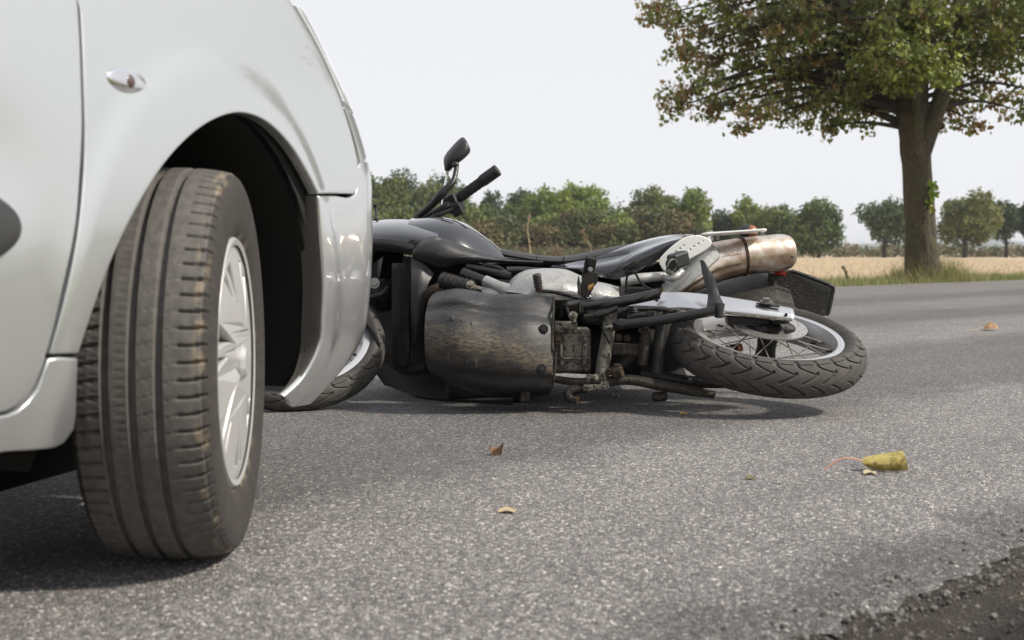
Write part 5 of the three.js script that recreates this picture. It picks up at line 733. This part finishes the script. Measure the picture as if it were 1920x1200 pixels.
// trees and bushes beyond the field
function farTree(name, label, grp, px, top, width, d, tones, { bottom = 476, trunk = false, lobes = 7, dense = 1, size = 0.5, bare = false } = {}) {
  const b = P(px, 481, d), t = thing(name, label, name === 'bush' ? 'bush' : 'tree', V(b.x, -0.1, b.z), grp), k = d / FPX, W = width * k, yTop = P(px, top, d).y + 0.1, yBot = P(px, bottom, d).y + 0.1, H = yTop - yBot, list = [];
  if (trunk || bare) mesh('trunk', tube([V(0, 0, 0), V(rr(-0.1, 0.1), yBot * 0.6 + 0.5, 0), V(0, yBot + H * 0.6, 0)], [0.035 * W + 0.08, 0.03 * W + 0.05, 0.06], 10, 8), M.twig, t);
  else mesh('trunk', tube([V(0, 0, 0), V(0, H * 0.5, 0)], [0.2, 0.1], 4, 6), M.twig, t);
  const cy = yBot + H * 0.5, tv0 = rr(0.9, 1.1);
  for (let l = 0; l < lobes; l++) {
    const a0 = l * 2.4 + px, u0 = lobes === 1 ? 0 : -0.85 + 1.7 * l / (lobes - 1), k0 = Math.sqrt(1 - u0 * u0) * 0.62, c = V(Math.cos(a0) * k0 * W * 0.46 + rr(-0.12, 0.12) * W, cy + u0 * H * 0.31 + rr(-0.06, 0.06) * H, Math.sin(a0) * k0 * W * 0.4), R = Math.min(W, H) * (l % 3 ? rr(0.14, 0.28) : rr(0.26, 0.36)), n = Math.round((bare ? 50 : 130) * dense * R * R / (size * size) * 0.3), tone = tones[Math.floor(rnd() * tones.length)], tv = tv0 * rr(0.8, 1.25);
    for (let i = 0; i < n; i++) { const u = rr(-1, 1), a = rr(0, 6.28), q = Math.sqrt(1 - u * u), g = R * Math.pow(rnd(), 0.22) * (1 + 0.42 * n3(Math.cos(a) * q * 1.8 + l * 5 + px, u * 1.8, Math.sin(a) * q * 1.8)), v = tv * rr(0.8, 1.2); list.push({ p: c.clone().add(V(Math.cos(a) * q * g * Math.max(1, W / H), u * g * Math.max(1, 0.8 * H / W), Math.sin(a) * q * g)), s: size * rr(0.7, 1.4), c: tone.map((x) => x * v), e: [rr(0, 6.28), rr(0, 6.28), rr(0, 6.28)] }); }
  }
  leaves('crown', t, clumpGeo, M.farLeaf, list); return t;
}
{ const mid = [[0.09, 0.135, 0.025], [0.11, 0.155, 0.03], [0.14, 0.17, 0.034]], dark = [[0.045, 0.078, 0.02], [0.058, 0.088, 0.022]], brown = [[0.14, 0.11, 0.035], [0.11, 0.12, 0.03], [0.09, 0.115, 0.026]], light = [[0.16, 0.225, 0.034], [0.19, 0.235, 0.04]], wood = 'trees of the wood beyond the field', row = 'single trees along the far edge of the field';
  for (const [x, y, w, d, tones, label] of [
    [690, 350, 90, 150, mid, 'green tree of the wood half hidden behind the van bumper edge'],
    [722, 332, 80, 146, mid, 'green tree of the wood standing next to the van bumper edge'],
    [790, 348, 90, 150, mid, 'green tree of the wood directly behind the clutch lever'],
    [835, 346, 80, 148, mid, 'green tree of the wood seen through the mirror stem and clutch lever'],
    [880, 384, 90, 140, mid, 'green tree of the wood behind the handlebar grip'],
    [700, 400, 90, 132, mid, "low green tree at the wood's edge just above the front fairing"],
    [760, 390, 110, 134, mid, "wide low green tree at the wood's edge above the motorcycle's tank front"],
    [840, 395, 100, 134, mid, "low green tree at the wood's edge below the switch housing"],
    [985, 380, 80, 146, mid, 'green tree of the wood above the tall pale grass stalk'],
    [1175, 412, 76, 136, mid, "small round green tree at the wood's edge above the tail panel"],
    [1110, 388, 84, 146, mid, 'green tree of the wood beside the nearly bare pale tree'],
    [935, 410, 96, 134, brown, 'brownish tree of the wood above the rear end of the tank'],
    [905, 420, 90, 130, brown, "low brownish tree at the wood's edge beside the tank's rear slope"],
    [1085, 398, 100, 132, brown, 'brown autumn tree of the wood in front of the bright yellow green crowns'],
    [1245, 398, 100, 134, brown, 'brown autumn tree of the wood above the black tail panel'],
    [1200, 392, 70, 142, brown, 'olive brown tree between the bare tree and the broad green end tree'],
    [1140, 420, 90, 130, brown, "low brown tree at the wood's edge above the middle of the seat"],
    [1010, 425, 90, 130, brown, "low brown tree at the wood's edge just beside the pale grass stalk"],
    [1290, 425, 70, 132, brown, "low brown tree at the wood's edge behind the perforated heat shield"],
    [745, 322, 70, 160, dark, 'dark tree crown rising highest at the back of the wood near the van'],
    [828, 326, 50, 160, dark, 'narrow dark tree tip rising behind the mirror stem'],
    [915, 356, 46, 158, dark, 'dark pointed conifer rising just past the handlebar grip'],
    [978, 348, 66, 160, dark, 'dark round tree crown at the back of the wood above the grass stalk'],
    [1222, 368, 70, 156, dark, 'dark tree crown at the back of the wood beside the broad end tree'],
    [1030, 358, 80, 142, light, 'bright green tree of the wood just past the tall grass stalk'],
    [1082, 346, 90, 144, light, 'tallest bright yellow green tree in the middle of the wood'],
    [1148, 404, 70, 132, light, 'small bright green tree below the nearly bare pale tree'],
    [1045, 405, 90, 134, light, "low bright green tree at the wood's edge above the seat dip"]]) farTree('wood_tree', label, wood, x, y - 6, w * 1.22, d, tones, { lobes: 12 });
  farTree('wood_tree', 'nearly bare pale tree among the green trees of the wood', wood, 1160, 372, 60, 158, [[0.25, 0.2, 0.17]], { bare: true, dense: 0.3, size: 0.35 });
  farTree('field_tree', 'broad green tree closing the end of the wood', row, 1240, 348, 110, 150, mid, { lobes: 9, bottom: 470 }); farTree('field_tree', 'tall rounded green tree standing last in the wood', row, 1298, 344, 76, 148, light, { lobes: 9, bottom: 460, trunk: true });
  farTree('field_tree', 'low dark tree behind the muffler', row, 1358, 402, 70, 155, dark, { bottom: 470 }); farTree('field_tree', 'slender light green tree behind the muffler', row, 1398, 366, 56, 152, light, { bottom: 462, trunk: true, lobes: 8 });
  farTree('field_tree', 'broad green tree above the rear turn signal', row, 1458, 380, 104, 148, mid, { bottom: 458, trunk: true, lobes: 9 }); farTree('field_tree', 'dense drooping green tree between the muffler and the gap in the trees', row, 1535, 383, 84, 142, mid, { bottom: 472, trunk: true, lobes: 10 });
  farTree('field_tree', 'round dark green tree with open trunk next to the roadside tree trunk', row, 1658, 375, 96, 148, [[0.08, 0.12, 0.032], [0.1, 0.14, 0.036]], { bottom: 452, trunk: true, lobes: 9 });
  farTree('field_tree', 'broad olive green tree just beyond the roadside tree trunk', row, 1808, 362, 112, 146, [[0.16, 0.18, 0.04], [0.19, 0.2, 0.05], [0.13, 0.15, 0.035]], { bottom: 458, trunk: true, lobes: 11 });
  farTree('field_tree', 'small dark green tree with slim trunk in the far hedge', row, 1887, 376, 64, 150, dark, { bottom: 450, trunk: true, lobes: 8 }); farTree('field_tree', 'tall dark green tree at the end of the far hedge', row, 1935, 366, 70, 150, dark, { bottom: 455, trunk: true, lobes: 8 });
  const mass = (name, label, x0, x1, d, top, tones, size) => { const list = [], k = d / FPX; for (let x = x0; x < x1; x += 9) { const c = P(x + rr(-4, 4), 481, d + rr(-4, 4)), h = (481 - top + 9 * n2(x * 0.02, d) + 5 * n2(x * 0.09, 2)) * k, tone = tones[Math.floor(rnd() * tones.length)], tv = rr(0.8, 1.2); for (let i = 0; i < 42; i++) list.push({ p: V(c.x + rr(-13, 13) * k, -0.1 + h * Math.pow(rnd(), 0.8), c.z + rr(-1.5, 1.5)), s: size * rr(0.6, 1.3), c: tone.map((q) => q * tv * rr(0.8, 1.2)), e: [rr(0, 6.28), rr(0, 6.28), rr(0, 6.28)] }); } const m = leaves(name, scene, clumpGeo, M.farLeaf, list); m.userData = { kind: 'stuff', label, category: 'hedge' }; };
  mass('hedge', 'low olive brown hedge along the far end of the stubble field', 1330, 1960, 165, 462, [[0.15, 0.14, 0.06], [0.19, 0.15, 0.07], [0.11, 0.12, 0.045]], 0.5);
  mass('undergrowth', 'brown undergrowth along the foot of the wood', 680, 1340, 126, 458, [[0.17, 0.12, 0.055], [0.1, 0.11, 0.035], [0.22, 0.16, 0.08], [0.08, 0.1, 0.03]], 0.4);
}
// ---------------------------------------------------------------- things lying on the road
function fallenLeaf(label, at, rows, stalk, mat, stalkMat) { const t = thing('fallen_leaf', label, 'leaf', at, 'fallen leaves on the road'); mesh('blade', surf(rows, 16, 12, 0.0006), mat, t); if (stalk) mesh('stalk', tube(stalk, 0.002, 20, 6), stalkMat, t); return t; }
const speckleLeaf = (a, b, c) => S(1, 0.65, 0, { map: tex(128, (u, v) => { const n = fb(u, v, 7, 3) * 0.5 + 0.5, m = fb(u, v, 16, 5) * 0.5 + 0.5; return mix3(mix3(a, b, sstep(0.35, 0.65, n)), c, sstep(0.6, 0.7, m)); }, true, 6) });
{ const o = G(1662, 884), q = (px, py, dd = 0) => P(px, py, -o.z + dd).sub(o);
  fallenLeaf('folded yellow green leaf with long pink stalk lying on the asphalt', o, [[q(1618, 858, 0.02), q(1640, 853, 0.025), q(1670, 848, 0.025), q(1692, 845, 0.02)], [q(1618, 866, -0.004), q(1640, 862, -0.006), q(1672, 856, -0.008), q(1696, 852, -0.006)], [q(1620, 872, -0.006), q(1642, 872, -0.012), q(1674, 872, -0.014), q(1701, 870, -0.008)], [q(1628, 877, 0.004), q(1646, 881, 0), q(1676, 883, 0), q(1703, 881, 0.004)]], [q(1618, 864), q(1600, 860), q(1583, 859), q(1565, 867), q(1546, 881)], speckleLeaf([0.68, 0.62, 0.36], [0.55, 0.5, 0.24], [0.42, 0.33, 0.22]), S([0.62, 0.3, 0.2], 0.6)); }
{ const o = G(930, 854), q = (px, py, dd = 0) => P(px, py, -o.z + dd).sub(o);
  fallenLeaf('small crumpled brown leaf lying between the van wheel and the motorcycle', o, [[q(919, 840, 0.02), q(928, 838, 0.02), q(938, 844, 0.02)], [q(920, 846), q(930, 842), q(941, 832)], [q(921, 852), q(930, 848), q(944, 830, -0.01)], [q(924, 854), q(933, 853), q(940, 852)]], [q(922, 850), q(919, 840), q(922, 834)], speckleLeaf([0.52, 0.4, 0.29], [0.4, 0.28, 0.19], [0.64, 0.53, 0.42]), S([0.3, 0.18, 0.09], 0.7)); }
{ const o = G(1856, 620), q = (px, py, dd = 0) => P(px, py, -o.z + dd).sub(o);
  fallenLeaf('curled tan leaf with pale stalk lying on the road beyond the rear wheel', o, [[q(1846, 610, 0.06), q(1856, 604, 0.06), q(1868, 608, 0.06)], [q(1845, 614), q(1857, 608), q(1871, 613)], [q(1846, 619, -0.03), q(1858, 616, -0.05), q(1871, 618, -0.03)]], [q(1846, 612), q(1832, 617), q(1815, 620)], speckleLeaf([0.62, 0.5, 0.34], [0.46, 0.33, 0.2], [0.3, 0.2, 0.12]), S([0.55, 0.45, 0.3], 0.7)); }
{ const bit = (label, px, py, w, col) => { const o = G(px, py), k = -o.z / FPX * w; const t = thing('leaf_scrap', label, 'leaf scrap', o, 'scraps on the road'); mesh('scrap', surf([[V(-k, 0.004, -0.012), V(0, 0.009, -0.014), V(k, 0.003, -0.01)], [V(-k * 0.9, 0.007, 0), V(0, 0.004, 0), V(k * 1.1, 0.008, 0.002)], [V(-k, 0.002, 0.01), V(0.1 * k, 0.007, 0.012), V(k * 0.9, 0.002, 0.012)]], 8, 6, 0.001), S(col, 0.8), t); };
  bit('flat pale tan leaf scrap lying on the lighter asphalt', 950, 961, 17, [0.42, 0.32, 0.2]); bit('tiny dark olive leaf scrap near the yellow leaf', 1407, 899, 7, [0.16, 0.14, 0.06]); bit('pale scrap lying beside the folded yellow leaf', 1629, 889, 12, [0.42, 0.36, 0.22]); bit('small orange scrap below the rear wheel of the motorcycle', 1281, 778, 7, [0.5, 0.28, 0.1]); }
scene.fog = new THREE.FogExp2(new THREE.Color(0.85, 0.88, 0.93), 0.0003);

renderer.render(scene, camera);
